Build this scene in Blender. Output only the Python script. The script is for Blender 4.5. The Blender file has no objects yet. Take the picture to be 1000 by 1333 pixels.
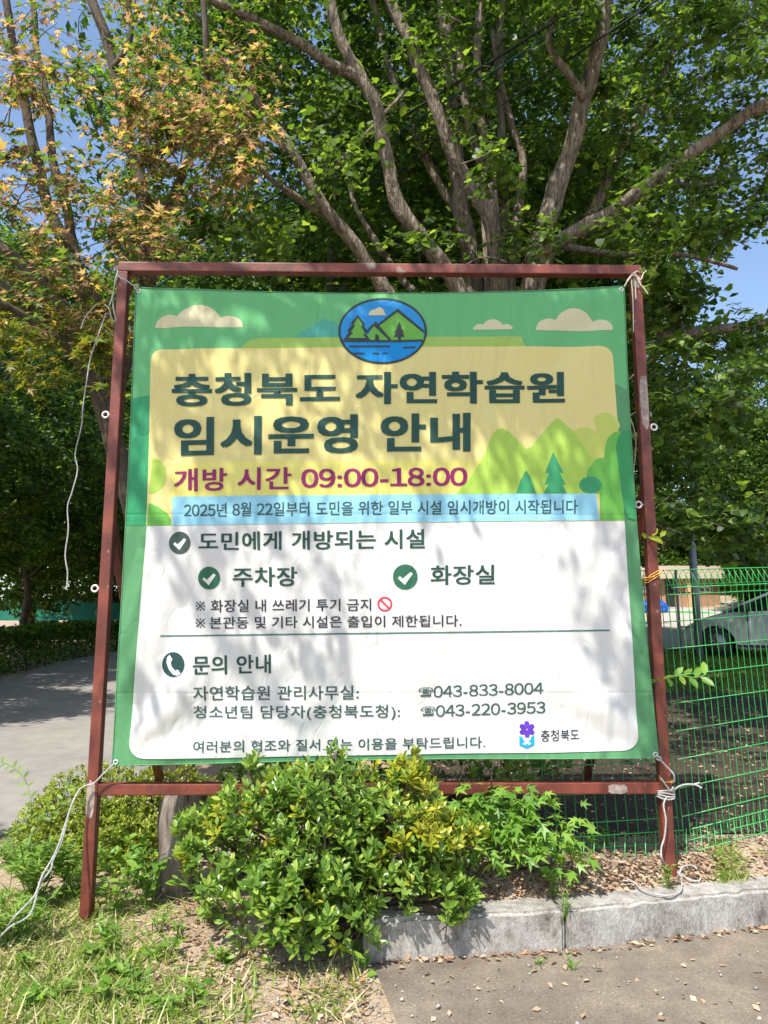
import bpy, bmesh, math, random
import numpy as np
from mathutils import Vector, noise
R = math.radians
rng = np.random.RandomState(7)
random.seed(7)
sc = bpy.context.scene
COL = sc.collection

# ------------------------------------------------------------------ camera, world, sun, exposure
FPX, PITCH, CAMH = 930.0, 8.5, 1.5
cam_d = bpy.data.cameras.new('camera')
cam = bpy.data.objects.new('camera', cam_d); COL.objects.link(cam)
cam.location = (0, 0, CAMH); cam.rotation_euler = (R(90 + PITCH), 0, 0)
cam_d.sensor_fit = 'HORIZONTAL'; cam_d.sensor_width = 36.0
cam_d.lens = 36.0 * FPX / 1000.0
cam_d.clip_start = 0.05; cam_d.clip_end = 2000
sc.camera = cam

SUN_EL, SUN_AZ = 57.0, 30.0            # azimuth: degrees to the left of straight behind the camera
SDIR = Vector((-math.sin(R(SUN_AZ)) * math.cos(R(SUN_EL)), -math.cos(R(SUN_AZ)) * math.cos(R(SUN_EL)), math.sin(R(SUN_EL))))
w = bpy.data.worlds.new('World'); sc.world = w; w.use_nodes = True
nt = w.node_tree; nt.nodes.clear()
wo = nt.nodes.new('ShaderNodeOutputWorld'); wb = nt.nodes.new('ShaderNodeBackground'); sky = nt.nodes.new('ShaderNodeTexSky')
sky.sky_type = 'NISHITA'; sky.sun_disc = False; sky.sun_elevation = R(SUN_EL)
sky.sun_rotation = math.atan2(SDIR.x, SDIR.y)
sky.air_density = 1.0; sky.dust_density = 1.2
wb.inputs['Strength'].default_value = 0.15
nt.links.new(sky.outputs[0], wb.inputs[0]); nt.links.new(wb.outputs[0], wo.inputs[0])
sl = bpy.data.lights.new('sun', 'SUN'); so = bpy.data.objects.new('sun', sl); COL.objects.link(so)
sl.energy = 4.0; sl.angle = R(0.5); sl.color = (1.0, 0.95, 0.87)
so.rotation_euler = SDIR.to_track_quat('Z', 'Y').to_euler(); so.location = (0, 0, 30)
sc.view_settings.view_transform = 'Standard'; sc.view_settings.look = 'None'
sc.view_settings.exposure = 0.82; sc.view_settings.gamma = 1.0
sc.cycles.max_bounces = 7; sc.cycles.diffuse_bounces = 4; sc.cycles.transmission_bounces = 4; sc.cycles.transparent_max_bounces = 4
sc.cycles.caustics_reflective = False; sc.cycles.caustics_refractive = False

# ------------------------------------------------------------------ helpers
def ray(px, py):
    u = (px - 500.0) / FPX; v = (666.5 - py) / FPX
    p = R(PITCH)
    return np.array([u, math.cos(p) - v * math.sin(p), math.sin(p) + v * math.cos(p)])
def P(px, py, Y):
    d = ray(px, py); t = Y / d[1]
    return Vector((d[0] * t, Y, CAMH + d[2] * t))
def sm(a, b, x):
    t = min(1.0, max(0.0, (x - a) / (b - a))); return t * t * (3 - 2 * t)
def lin(c):
    return tuple(((v / 255.0) / 12.92 if v / 255.0 <= 0.04045 else ((v / 255.0 + 0.055) / 1.055) ** 2.4) for v in c)

def tag(o, label=None, cat=None, group=None, kind=None):
    if label: o['label'] = label
    if cat: o['category'] = cat
    if group: o['group'] = group
    if kind: o['kind'] = kind
    return o
def empty(name, loc=(0, 0, 0), label=None, cat=None, group=None):
    o = bpy.data.objects.new(name, None); COL.objects.link(o); o.location = loc
    o.empty_display_size = 0.1
    return tag(o, label, cat, group)
def link(name, me, mats, parent=None):
    o = bpy.data.objects.new(name, me); COL.objects.link(o)
    for m in (mats if isinstance(mats, (list, tuple)) else [mats]): me.materials.append(m)
    if parent is not None:
        o.parent = parent
        # geometry is written in world space; the parent is only moved, never turned
        me.transform(__import__('mathutils').Matrix.Translation(-parent_world(parent)))
    return o
def parent_world(p):
    v = Vector((0, 0, 0))
    while p is not None:
        v += p.location; p = p.parent
    return v
def copy_tree(o, parent=None):
    c = o.copy(); COL.objects.link(c); c.parent = parent
    for ch in list(o.children): copy_tree(ch, c)
    return c

class MB:
    """collects shapes for one mesh"""
    def __init__(s): s.v = []; s.f = []; s.m = []; s.sm = []
    def add(s, verts, faces, mi=0, smooth=False):
        b = len(s.v); s.v += [tuple(x) for x in verts]
        for f in faces:
            s.f.append([b + i for i in f]); s.m.append(mi); s.sm.append(smooth)
    def box(s, a, b, mi=0):
        x0, y0, z0 = a; x1, y1, z1 = b
        s.add([(x0,y0,z0),(x1,y0,z0),(x1,y1,z0),(x0,y1,z0),(x0,y0,z1),(x1,y0,z1),(x1,y1,z1),(x0,y1,z1)],
              [(0,3,2,1),(4,5,6,7),(0,1,5,4),(1,2,6,5),(2,3,7,6),(3,0,4,7)], mi)
    def obox(s, o, ax, ay, az, mi=0):
        o = Vector(o); ax = Vector(ax); ay = Vector(ay); az = Vector(az)
        vs = [o, o+ax, o+ax+ay, o+ay, o+az, o+ax+az, o+ax+ay+az, o+ay+az]
        s.add(vs, [(0,3,2,1),(4,5,6,7),(0,1,5,4),(1,2,6,5),(2,3,7,6),(3,0,4,7)], mi)
    def tube(s, pts, rad, n=8, mi=0, smooth=True, wob=0.0, cap=True):
        pts = [Vector(p) for p in pts]
        if not hasattr(rad, '__len__'): rad = [rad] * len(pts)
        t0 = (pts[1] - pts[0]).normalized()
        ref = Vector((0, 0, 1)) if abs(t0.z) < 0.9 else Vector((1, 0, 0))
        u = t0.cross(ref).normalized(); rings = []; vs = []
        for i, p in enumerate(pts):
            t = (pts[min(i+1, len(pts)-1)] - pts[max(i-1, 0)])
            t = t.normalized() if t.length > 1e-9 else t0
            u = (u - t * u.dot(t)).normalized(); w_ = t.cross(u)
            for k in range(n):
                a = 2 * math.pi * k / n
                r = rad[i] * (1 + wob * noise.noise(Vector((p.x * 5 + math.cos(a), p.y * 5 + math.sin(a), p.z * 3))))
                vs.append(p + u * (math.cos(a) * r) + w_ * (math.sin(a) * r))
        fs = []
        for i in range(len(pts) - 1):
            for k in range(n):
                fs.append((i*n+k, i*n+(k+1) % n, (i+1)*n+(k+1) % n, (i+1)*n+k))
        if cap:
            fs.append(tuple(range(n - 1, -1, -1))); fs.append(tuple((len(pts)-1)*n + k for k in range(n)))
        s.add(vs, fs, mi, smooth)
    def torus(s, c, axis, r, tr, n=16, m=8, mi=0):
        axis = Vector(axis).normalized(); u = axis.orthogonal().normalized(); v = axis.cross(u)
        pts = [Vector(c) + (u * math.cos(2*math.pi*k/n) + v * math.sin(2*math.pi*k/n)) * r for k in range(n + 1)]
        s.tube(pts, tr, m, mi, cap=False)
    def build(s, name, mats, parent=None, bevel=0, seg=2):
        me = bpy.data.meshes.new(name); me.from_pydata(s.v, [], s.f)
        me.polygons.foreach_set('material_index', s.m); me.polygons.foreach_set('use_smooth', s.sm); me.update()
        if bevel:
            bm = bmesh.new(); bm.from_mesh(me)
            bmesh.ops.bevel(bm, geom=[e for e in bm.edges if e.calc_face_angle(0) > 0.6], offset=bevel, segments=seg, affect='EDGES', profile=0.6)
            bm.to_mesh(me); bm.free()
        return link(name, me, mats, parent)

def spline(pts, k=6):
    pts = [Vector(p) for p in pts]; out = []
    for i in range(len(pts) - 1):
        p0 = pts[max(i-1, 0)]; p1 = pts[i]; p2 = pts[i+1]; p3 = pts[min(i+2, len(pts)-1)]
        for j in range(k):
            t = j / k
            out.append(0.5 * ((2*p1) + (p2-p0)*t + (2*p0-5*p1+4*p2-p3)*t*t + (3*p1-p0-3*p2+p3)*t*t*t))
    out.append(pts[-1]); return out

# ------------------------------------------------------------------ materials
def new_mat(name):
    m = bpy.data.materials.new(name); m.use_nodes = True
    n = m.node_tree; return m, n, n.nodes['Principled BSDF'], n.nodes['Material Output']
def mat_simple(name, col, rough=0.6, metal=0.0, var=0.0, scale=8.0, bump=0.0, bscale=40.0, spec=0.4):
    m, n, b, o = new_mat(name)
    b.inputs['Roughness'].default_value = rough; b.inputs['Metallic'].default_value = metal
    b.inputs['Specular IOR Level'].default_value = spec
    g = n.nodes.new('ShaderNodeNewGeometry')
    if var:
        t = n.nodes.new('ShaderNodeTexNoise'); t.inputs['Scale'].default_value = scale; t.inputs['Detail'].default_value = 6
        n.links.new(g.outputs['Position'], t.inputs['Vector'])
        r = n.nodes.new('ShaderNodeValToRGB'); r.color_ramp.elements[0].position = 0.3; r.color_ramp.elements[1].position = 0.7
        r.color_ramp.elements[0].color = tuple(max(0, c * (1 - var)) for c in col) + (1,)
        r.color_ramp.elements[1].color = tuple(min(1, c * (1 + var)) for c in col) + (1,)
        n.links.new(t.outputs['Fac'], r.inputs['Fac']); n.links.new(r.outputs[0], b.inputs['Base Color'])
    else:
        b.inputs['Base Color'].default_value = tuple(col) + (1,)
    if bump:
        t2 = n.nodes.new('ShaderNodeTexNoise'); t2.inputs['Scale'].default_value = bscale; t2.inputs['Detail'].default_value = 5
        n.links.new(g.outputs['Position'], t2.inputs['Vector'])
        bp = n.nodes.new('ShaderNodeBump'); bp.inputs['Strength'].default_value = bump; bp.inputs['Distance'].default_value = 0.02
        n.links.new(t2.outputs['Fac'], bp.inputs['Height']); n.links.new(bp.outputs[0], b.inputs['Normal'])
    return m
def mat_ramp(name, stops, layers, rough=0.85, bump=0.4, bscale=60.0, bdist=0.01, stretch=(1, 1, 1), spec=0.3):
    """layers: list of (noise scale, weight); stops: [(pos, linear colour)]"""
    m, n, b, o = new_mat(name)
    b.inputs['Roughness'].default_value = rough; b.inputs['Specular IOR Level'].default_value = spec
    g = n.nodes.new('ShaderNodeNewGeometry'); mp = n.nodes.new('ShaderNodeMapping'); mp.inputs['Scale'].default_value = stretch
    n.links.new(g.outputs['Position'], mp.inputs['Vector'])
    acc = None
    for s_, wt in layers:
        t = n.nodes.new('ShaderNodeTexNoise'); t.inputs['Scale'].default_value = s_; t.inputs['Detail'].default_value = 8; t.inputs['Roughness'].default_value = 0.65
        n.links.new(mp.outputs[0], t.inputs['Vector'])
        mu = n.nodes.new('ShaderNodeMath'); mu.operation = 'MULTIPLY'; mu.inputs[1].default_value = wt
        n.links.new(t.outputs['Fac'], mu.inputs[0])
        if acc is None: acc = mu
        else:
            ad = n.nodes.new('ShaderNodeMath'); ad.operation = 'ADD'
            n.links.new(acc.outputs[0], ad.inputs[0]); n.links.new(mu.outputs[0], ad.inputs[1]); acc = ad
    r = n.nodes.new('ShaderNodeValToRGB'); cr = r.color_ramp
    while len(cr.elements) > 1: cr.elements.remove(cr.elements[-1])
    cr.elements[0].position = stops[0][0]; cr.elements[0].color = tuple(stops[0][1]) + (1,)
    for p_, c_ in stops[1:]:
        e = cr.elements.new(p_); e.color = tuple(c_) + (1,)
    n.links.new(acc.outputs[0], r.inputs['Fac']); n.links.new(r.outputs[0], b.inputs['Base Color'])
    if bump:
        t2 = n.nodes.new('ShaderNodeTexNoise'); t2.inputs['Scale'].default_value = bscale; t2.inputs['Detail'].default_value = 8
        n.links.new(mp.outputs[0], t2.inputs['Vector'])
        bp = n.nodes.new('ShaderNodeBump'); bp.inputs['Strength'].default_value = bump; bp.inputs['Distance'].default_value = bdist
        n.links.new(t2.outputs['Fac'], bp.inputs['Height']); n.links.new(bp.outputs[0], b.inputs['Normal'])
    return m
def mat_leaf(name, cols, trans=0.35, rough=0.45, spec=0.35, tmul=1.6):
    m, n, b, o = new_mat(name)
    b.inputs['Roughness'].default_value = rough; b.inputs['Specular IOR Level'].default_value = spec
    g = n.nodes.new('ShaderNodeNewGeometry'); r = n.nodes.new('ShaderNodeValToRGB'); cr = r.color_ramp
    while len(cr.elements) > 1: cr.elements.remove(cr.elements[-1])
    for i, c in enumerate(cols):
        p_ = i / max(1, len(cols) - 1)
        e = cr.elements[0] if i == 0 else cr.elements.new(p_)
        e.position = p_; e.color = tuple(c) + (1,)
    n.links.new(g.outputs['Random Per Island'], r.inputs['Fac']); n.links.new(r.outputs[0], b.inputs['Base Color'])
    tr = n.nodes.new('ShaderNodeBsdfTranslucent'); mx = n.nodes.new('ShaderNodeMixShader'); mx.inputs[0].default_value = trans
    mc = n.nodes.new('ShaderNodeMix'); mc.data_type = 'RGBA'; mc.blend_type = 'MULTIPLY'; mc.inputs[0].default_value = 1.0
    mc.inputs[7].default_value = (tmul * 1.25, tmul * 1.15, tmul * 0.65, 1)
    n.links.new(r.outputs[0], mc.inputs[6]); n.links.new(mc.outputs[2], tr.inputs['Color'])
    n.links.new(b.outputs[0], mx.inputs[1]); n.links.new(tr.outputs[0], mx.inputs[2]); n.links.new(mx.outputs[0], o.inputs['Surface'])
    return m

M = {}
M['asphalt'] = mat_ramp('asphalt', [(0.34, (0.16,0.15,0.14)), (0.5, (0.27,0.25,0.225)), (0.66, (0.38,0.35,0.31))], [(0.7, 0.35), (5, .25), (110, 0.4)], 0.9, 0.5, 220, 0.004)
M['pavement'] = mat_ramp('pavement', [(0.36, (0.085,0.068,0.052)), (0.46, (0.155,0.128,0.10)), (0.54, (0.215,0.178,0.135)), (0.66, (0.40,0.32,0.23))], [(1.3, 0.4), (6, 0.25), (80, 0.35)], 0.95, 0.6, 160, 0.005)
M['parking'] = mat_ramp('parking_concrete', [(0.3, (0.36,0.33,0.29)), (0.7, (0.5,0.46,0.41))], [(0.5, 0.6), (30, 0.4)], 0.9, 0.2, 60)
M['humus'] = mat_ramp('humus', [(0.3, (0.022,0.016,0.012)), (0.5, (0.055,0.04,0.028)), (0.62, (0.10,0.075,0.05)), (0.72, (0.26,0.19,0.12))], [(1.7, 0.45), (30, 0.35), (130, 0.2)], 0.95, 0.9, 55, 0.02)
M['soil'] = mat_ramp('soil', [(0.28, (0.13,0.085,0.055)), (0.42, (0.27,0.19,0.125)), (0.55, (0.42,0.33,0.23)), (0.75, (0.55,0.45,0.33))], [(1.1, 0.5), (22, 0.3), (130, 0.2)], 0.95, 0.9, 45, 0.02)
M['kerb'] = mat_ramp('kerb_concrete', [(0.36, (0.10,0.09,0.075)), (0.46, (0.26,0.24,0.21)), (0.56, (0.42,0.40,0.365)), (0.68, (0.56,0.54,0.50))], [(4.5, 0.4), (22, 0.3), (90, 0.3)], 0.92, 0.7, 120, 0.006, (1, 1, 0.55))
M['bark'] = mat_ramp('ginkgo_bark', [(0.37, (0.035,0.027,0.02)), (0.46, (0.14,0.112,0.085)), (0.55, (0.27,0.22,0.17)), (0.68, (0.40,0.34,0.27))], [(20, 0.55), (70, 0.45)], 0.95, 1.0, 26, 0.06, (1, 1, 0.2))
M['bark_dark'] = mat_ramp('maple_bark', [(0.3, (0.035,0.028,0.02)), (0.5, (0.085,0.068,0.05)), (0.7, (0.16,0.135,0.105))], [(9, 0.6), (50, 0.4)], 0.95, 0.7, 25, 0.02, (1, 1, 0.3))
M['stump'] = mat_ramp('weathered_wood', [(0.38, (0.05,0.04,0.032)), (0.5, (0.20,0.165,0.135)), (0.64, (0.40,0.35,0.30))], [(12, 0.6), (60, 0.4)], 0.95, 0.9, 30, 0.02, (1, 1, 0.14))
M['rope'] = mat_simple('rope', (0.66, 0.64, 0.60), 0.85, 0, 0.18, 60, 0.8, 420)
M['old_string'] = mat_simple('old_string', (0.62, 0.54, 0.42), 0.9, 0, 0.15, 100)
M['yellow_wire'] = mat_simple('yellow_wire', (0.75, 0.42, 0.05), 0.5)
M['green_wire'] = mat_simple('green_coated_wire', (0.045, 0.36, 0.085), 0.35, 0, 0.12, 6, spec=0.5)
M['steel'] = mat_simple('grey_steel', (0.20, 0.21, 0.22), 0.45, 0.2, 0.2, 4)
M['galv'] = mat_simple('zinc_ring', (0.7, 0.68, 0.65), 0.4, 0.3)
M['cable_black'] = mat_simple('cable_black', (0.02, 0.025, 0.025), 0.5)
M['cable_teal'] = mat_simple('cable_teal', (0.02, 0.10, 0.09), 0.4)
M['leaf_ginkgo'] = mat_leaf('leaf_ginkgo', [(0.03,0.065,0.010), (0.045,0.09,0.013), (0.055,0.115,0.016), (0.085,0.16,0.022), (0.20,0.30,0.045)], 0.48, tmul=2.0)  # wide dark-to-bright spread also paints in shaded gaps and sunlit leaves
M['leaf_far'] = mat_leaf('leaf_far', [(0.02,0.05,0.009), (0.03,0.07,0.012), (0.045,0.10,0.016), (0.08,0.15,0.024), (0.17,0.25,0.04)], 0.5, tmul=2.1)  # mostly dark stops, few bright: crown shade and sun flecks put into leaf colour
M['leaf_maple'] = mat_leaf('leaf_maple', [(0.045,0.095,0.02), (0.065,0.13,0.022), (0.10,0.17,0.028), (0.14,0.19,0.035), (0.15,0.13,0.05), (0.21,0.13,0.085), (0.33,0.20,0.15), (0.46,0.32,0.24), (0.38,0.30,0.06)], 0.48, tmul=1.8)
M['leaf_maple_low'] = mat_leaf('leaf_maple_low', [(0.06,0.12,0.015), (0.13,0.19,0.02), (0.22,0.24,0.02), (0.26,0.16,0.04)], 0.4, tmul=1.4)
M['leaf_bush'] = mat_leaf('leaf_bush', [(0.075,0.155,0.022), (0.12,0.23,0.03), (0.20,0.33,0.05), (0.36,0.46,0.08)], 0.28, 0.32, 0.5)
M['leaf_yellow'] = mat_leaf('leaf_yellow', [(0.20,0.28,0.025), (0.32,0.36,0.03), (0.46,0.42,0.03)], 0.3, 0.35, 0.5, 1.2)
M['leaf_box'] = mat_leaf('leaf_box', [(0.10,0.17,0.02), (0.19,0.26,0.025), (0.30,0.39,0.045), (0.42,0.45,0.06)], 0.3, 0.4, 0.4, 1.3)
M['leaf_seedling'] = mat_leaf('leaf_seedling', [(0.09,0.20,0.025), (0.15,0.30,0.04), (0.25,0.40,0.06)], 0.35, 0.4)
M['leaf_weed'] = mat_leaf('leaf_weed', [(0.10,0.20,0.03), (0.17,0.30,0.045), (0.26,0.38,0.08)], 0.35, 0.5)
M['grass'] = mat_leaf('grass_blades', [(0.10,0.21,0.025), (0.16,0.29,0.035), (0.23,0.35,0.05), (0.33,0.39,0.09), (0.54,0.47,0.26)], 0.3, 0.5, 0.3, 1.2)
M['grass_shade'] = mat_leaf('grass_lawn', [(0.08,0.16,0.022), (0.13,0.24,0.03), (0.20,0.30,0.045)], 0.4, 0.5)
M['litter'] = mat_leaf('leaf_litter', [(0.16,0.095,0.06), (0.28,0.18,0.11), (0.40,0.28,0.18), (0.55,0.43,0.31), (0.44,0.22,0.11)], 0.1, 0.7, 0.2, 1.0)
M['pebble'] = mat_leaf('pebbles', [(0.12,0.11,0.10), (0.3,0.28,0.25), (0.5,0.46,0.40)], 0.0, 0.9, 0.2)

# sign frame paint: red oxide with bare grey patches and rust
def mat_frame():
    m, n, b, o = new_mat('red_oxide_paint')
    g = n.nodes.new('ShaderNodeNewGeometry')
    def nz(scale, det=6, st=(1, 1, 1)):
        mp = n.nodes.new('ShaderNodeMapping'); mp.inputs['Scale'].default_value = st; n.links.new(g.outputs['Position'], mp.inputs[0])
        t = n.nodes.new('ShaderNodeTexNoise'); t.inputs['Scale'].default_value = scale; t.inputs['Detail'].default_value = det
        n.links.new(mp.outputs[0], t.inputs['Vector']); return t
    def rp(src, a, ca, c, cc):
        r = n.nodes.new('ShaderNodeValToRGB'); r.color_ramp.elements[0].position = a; r.color_ramp.elements[1].position = c
        r.color_ramp.elements[0].color = ca + (1,); r.color_ramp.elements[1].color = cc + (1,); n.links.new(src, r.inputs[0]); return r
    base = rp(nz(7).outputs['Fac'], 0.3, (0.10, 0.022, 0.014), 0.7, (0.235, 0.056, 0.032))
    def patch(prev, msk, col):
        x = n.nodes.new('ShaderNodeMix'); x.data_type = 'RGBA'
        n.links.new(msk, x.inputs[0]); n.links.new(prev, x.inputs[6]); x.inputs[7].default_value = col + (1,); return x.outputs[2]
    pm = rp(nz(2.1, 4, (1.5, 1.5, 1)).outputs['Fac'], 0.66, (0, 0, 0), 0.69, (1, 1, 1))
    rs = rp(nz(16, 6, (1, 1, .6)).outputs['Fac'], 0.55, (0, 0, 0), 0.66, (.75, .75, .75))
    c0 = patch(base.outputs[0], rs.outputs[0], (0.085, 0.032, 0.018))
    c1 = patch(c0, pm.outputs[0], (0.32, 0.25, 0.21))
    sm_ = rp(nz(45, 3, (1, 1, 0.5)).outputs['Fac'], 0.70, (0, 0, 0), 0.74, (1, 1, 1))
    c2 = patch(c1, sm_.outputs[0], (0.30, 0.20, 0.15))
    n.links.new(c2, b.inputs['Base Color']); b.inputs['Roughness'].default_value = 0.5
    bp = n.nodes.new('ShaderNodeBump'); bp.inputs['Strength'].default_value = 0.35; bp.inputs['Distance'].default_value = 0.004
    n.links.new(nz(60, 6).outputs['Fac'], bp.inputs['Height']); n.links.new(bp.outputs[0], b.inputs['Normal'])
    return m
M['frame'] = mat_frame()
M['bare'] = mat_simple('bare_primer', (0.33, 0.26, 0.22), 0.6, 0, 0.35, 45)

# printed cloth: shared fine creases, so that the bump runs on through every ink
def mat_cloth(name, col, rough=0.5):
    m, n, b, o = new_mat(name)
    g = n.nodes.new('ShaderNodeNewGeometry')
    b.inputs['Base Color'].default_value = tuple(col) + (1,); b.inputs['Roughness'].default_value = rough
    b.inputs['Specular IOR Level'].default_value = 0.25
    def wavy(scale, rot, dist, st=.45):
        mp = n.nodes.new('ShaderNodeMapping'); mp.inputs['Rotation'].default_value = (0, rot, 0); mp.inputs['Scale'].default_value = (1, 1, st)
        n.links.new(g.outputs['Position'], mp.inputs[0])
        t = n.nodes.new('ShaderNodeTexNoise'); t.inputs['Scale'].default_value = scale; t.inputs['Detail'].default_value = 2; t.inputs['Distortion'].default_value = dist
        n.links.new(mp.outputs[0], t.inputs['Vector']); return t
    def math_(op, x, y):
        q = n.nodes.new('ShaderNodeMath'); q.operation = op
        for i_, v_ in enumerate((x, y)):
            if v_ is None: continue
            if isinstance(v_, (int, float)): q.inputs[i_].default_value = v_
            else: n.links.new(v_, q.inputs[i_])
        return q.outputs[0]
    a = wavy(4.0, 0.6, 0.4).outputs['Fac']; c = wavy(7.0, -0.6, 0.5, .3).outputs['Fac']
    # sharp little creases where the noise crosses its middle value
    c1 = math_('MINIMUM', math_('ABSOLUTE', math_('SUBTRACT', wavy(3.2, .7, .3, .35).outputs['Fac'], .5), None), .05)
    c2 = math_('MINIMUM', math_('ABSOLUTE', math_('SUBTRACT', wavy(5.5, -.5, .3, .5).outputs['Fac'], .5), None), .03)
    # packing folds: two upright, one level
    sx_ = n.nodes.new('ShaderNodeSeparateXYZ'); n.links.new(g.outputs['Position'], sx_.inputs[0]); fold = None
    for out_, at_, w_ in ((0, -.03, .011), (0, .72, .011), (2, 1.12, .012), (2, 2.05, .012)):
        q_ = math_('MULTIPLY', math_('MINIMUM', math_('DIVIDE', math_('ABSOLUTE', math_('SUBTRACT', sx_.outputs[out_], at_), None), w_), 1.0), .045)
        fold = q_ if fold is None else math_('ADD', fold, q_)
    a = math_('ADD', a, math_('MULTIPLY', fold, 2.0))
    hsum = math_('ADD', math_('ADD', math_('MULTIPLY', a, .5), math_('MULTIPLY', c, .5)), math_('ADD', math_('MULTIPLY', c1, 1.6), math_('MULTIPLY', c2, 1.2)))
    bp = n.nodes.new('ShaderNodeBump'); bp.inputs['Strength'].default_value = 0.9; bp.inputs['Distance'].default_value = 0.04
    n.links.new(hsum, bp.inputs['Height']); n.links.new(bp.outputs[0], b.inputs['Normal'])
    tr = n.nodes.new('ShaderNodeBsdfTranslucent'); tr.inputs['Color'].default_value = tuple(col) + (1,)
    mx = n.nodes.new('ShaderNodeMixShader'); mx.inputs[0].default_value = 0.12
    n.links.new(b.outputs[0], mx.inputs[1]); n.links.new(tr.outputs[0], mx.inputs[2]); n.links.new(mx.outputs[0], o.inputs['Surface'])
    return m
INK = {}
for k, c in dict(green=(108,184,120), green_dark=(66,160,108), border=(94,152,104), dome=(64,150,92), border_deep=(58,154,104), cream=(228,214,140), yellow=(230,222,122), cloud=(216,208,168),
                 tab=(164,196,96), white=(222,220,215), dark=(44,80,70), dark2=(62,92,88), magenta=(146,44,100), band=(150,208,228),
                 hill=(172,206,88), hill2=(136,186,62), tree_y=(198,208,104), lobes=(112,184,80), deep=(88,168,86), teal=(66,156,104), teal_sky=(84,172,150),
                 check=(52,104,80), check_dark=(66,84,76), icon_dark=(40,72,72), mark=(226,226,220), red=(206,60,84), purple=(92,56,170), cyan=(38,158,196),
                 navy=(52,60,66), sky=(52,150,216), water=(20,142,214), mount=(110,178,74), tree_d=(62,70,66), line=(84,120,112)).items():
    INK[k] = mat_cloth('ink_' + k, lin(c))

# ------------------------------------------------------------------ terrain
kA, kB, kC = P(470, 1252, 1), P(741, 1241, 1), P(1010, 1211, 1)
def onz(px, py, z):
    d = ray(px, py); t = (z - CAMH) / d[2]; return Vector((d[0]*t, d[1]*t, z))
KP = [onz(474, 1257, 0), onz(739, 1242, 0), onz(1002, 1210, 0)]
def kerb_line(x):
    a, b, c = KP
    if x < b.x: return a.y + (b.y - a.y) * (x - a.x) / (b.x - a.x)
    return b.y + (c.y - b.y) * (x - b.x) / (c.x - b.x)
def H(x, y):
    s = 0.018 + 0.030 * sm(-2.0, 1.5, x - 0.02 * y)
    z = s * max(0.0, min(y, 90) - 4.6) - 0.0
    side = sm(KP[0].x - 0.75, KP[0].x + 0.15, x)
    yk = kerb_line(x)
    bed = (0.175 * sm(yk + 0.07, yk + 0.13, y) + 0.085 * sm(yk + 0.13, yk + 0.30, y)) * side * (1.0 if x > KP[0].x + 0.02 else sm(yk, yk + 0.5, y))
    z += bed
    if y < 12: z += 0.012 * noise.noise(Vector((x * 1.7, y * 1.7, 0))) * sm(12, 4, y) * (1 - sm(-1.6, -2.6, x) * 0.8)
    # rising ground far to the right
    z += 9.0 * sm(14, 42, x) * sm(20, 70, y)
    return z
def axis(vals):
    out = []
    for a, b, st in vals:
        out += list(np.arange(a, b, st))
    return out + [vals[-1][1]]
def sheet(name, xs, ys, f, mat):
    v = [(x, y, f(x, y)) for y in ys for x in xs]; nx = len(xs)
    fs = [(j*nx+i, j*nx+i+1, (j+1)*nx+i+1, (j+1)*nx+i) for j in range(len(ys)-1) for i in range(nx-1)]
    me = bpy.data.meshes.new(name); me.from_pydata(v, [], fs)
    me.polygons.foreach_set('use_smooth', [True] * len(fs)); me.update()
    return tag(link(name, me, mat), kind='structure')
gx = axis([(-400,-60,40),(-60,-12,4),(-12,-3.2,0.4),(-3.2,3.6,0.05),(3.6,12,0.4),(12,60,4),(60,400,40)])
gy = axis([(-40,0,4),(0,2.4,0.2),(2.4,5.2,0.05),(5.2,14,0.3),(14,60,2),(60,420,30)])
sheet('ground', gx, gy, H, M['soil'])
# concrete pavement at the foot of the kerb
pv = [onz(492, 1262, 0), onz(556, 1345, 0)]
v = []; f = []
N = 40
for i in range(N + 1):
    x = KP[0].x + 0.03 + (4.0 - KP[0].x) * i / N
    yk = kerb_line(min(x, KP[2].x)) + 0.02 + max(0, x - KP[2].x) * 0.35
    v.append((x, yk, 0.014)); 
for i in range(N + 1):
    x = KP[0].x + 0.24 + (4.0 - KP[0].x) * i / N
    v.append((x, 2.4, 0.014))
for i in range(N + 1):
    x = KP[0].x + 0.6 + (4.0 - KP[0].x) * i / N
    v.append((x, -3.0, 0.014))
for r_ in range(2):
    for i in range(N): f.append((r_*(N+1)+i, r_*(N+1)+N+1+i, r_*(N+1)+N+2+i, r_*(N+1)+i+1))
me = bpy.data.meshes.new('pavement'); me.from_pydata(v, [], [tuple(reversed(q)) for q in f]); me.update()
for p_ in me.polygons:
    if p_.normal.z < 0: p_.flip()
tag(link('pavement', me, M['pavement']), kind='structure')
# road to the left and behind
def strip(name, pts_l, pts_r, mat, dz, n=8, kind='structure'):
    v = []; f = []
    L = spline([Vector(p + (0,)) for p in pts_l], 14); Rr = spline([Vector(p + (0,)) for p in pts_r], 14)
    for a, b in zip(L, Rr):
        for k in range(n + 1):
            q = a.lerp(b, k / n); v.append((q.x, q.y, H(q.x, q.y) + dz))
    for i in range(len(L) - 1):
        for k in range(n): f.append((i*(n+1)+k, i*(n+1)+k+1, (i+1)*(n+1)+k+1, (i+1)*(n+1)+k))
    me = bpy.data.meshes.new(name); me.from_pydata(v, [], f); me.update()
    for p_ in me.polygons:
        if p_.normal.z < 0: p_.flip()
    return tag(link(name, me, mat), kind=kind)
strip('road', [(-7.0,-6.0),(-7.4,8.0),(-7.9,14.5),(-8.8,19),(-9.3,25),(-5,31)], [(-3.4,-8.0),(-2.75,4.2),(-2.35,5.6),(-2.0,7.5),(-1.5,14.0),(3,26.0)], M['asphalt'], 0.008, 10)
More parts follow.
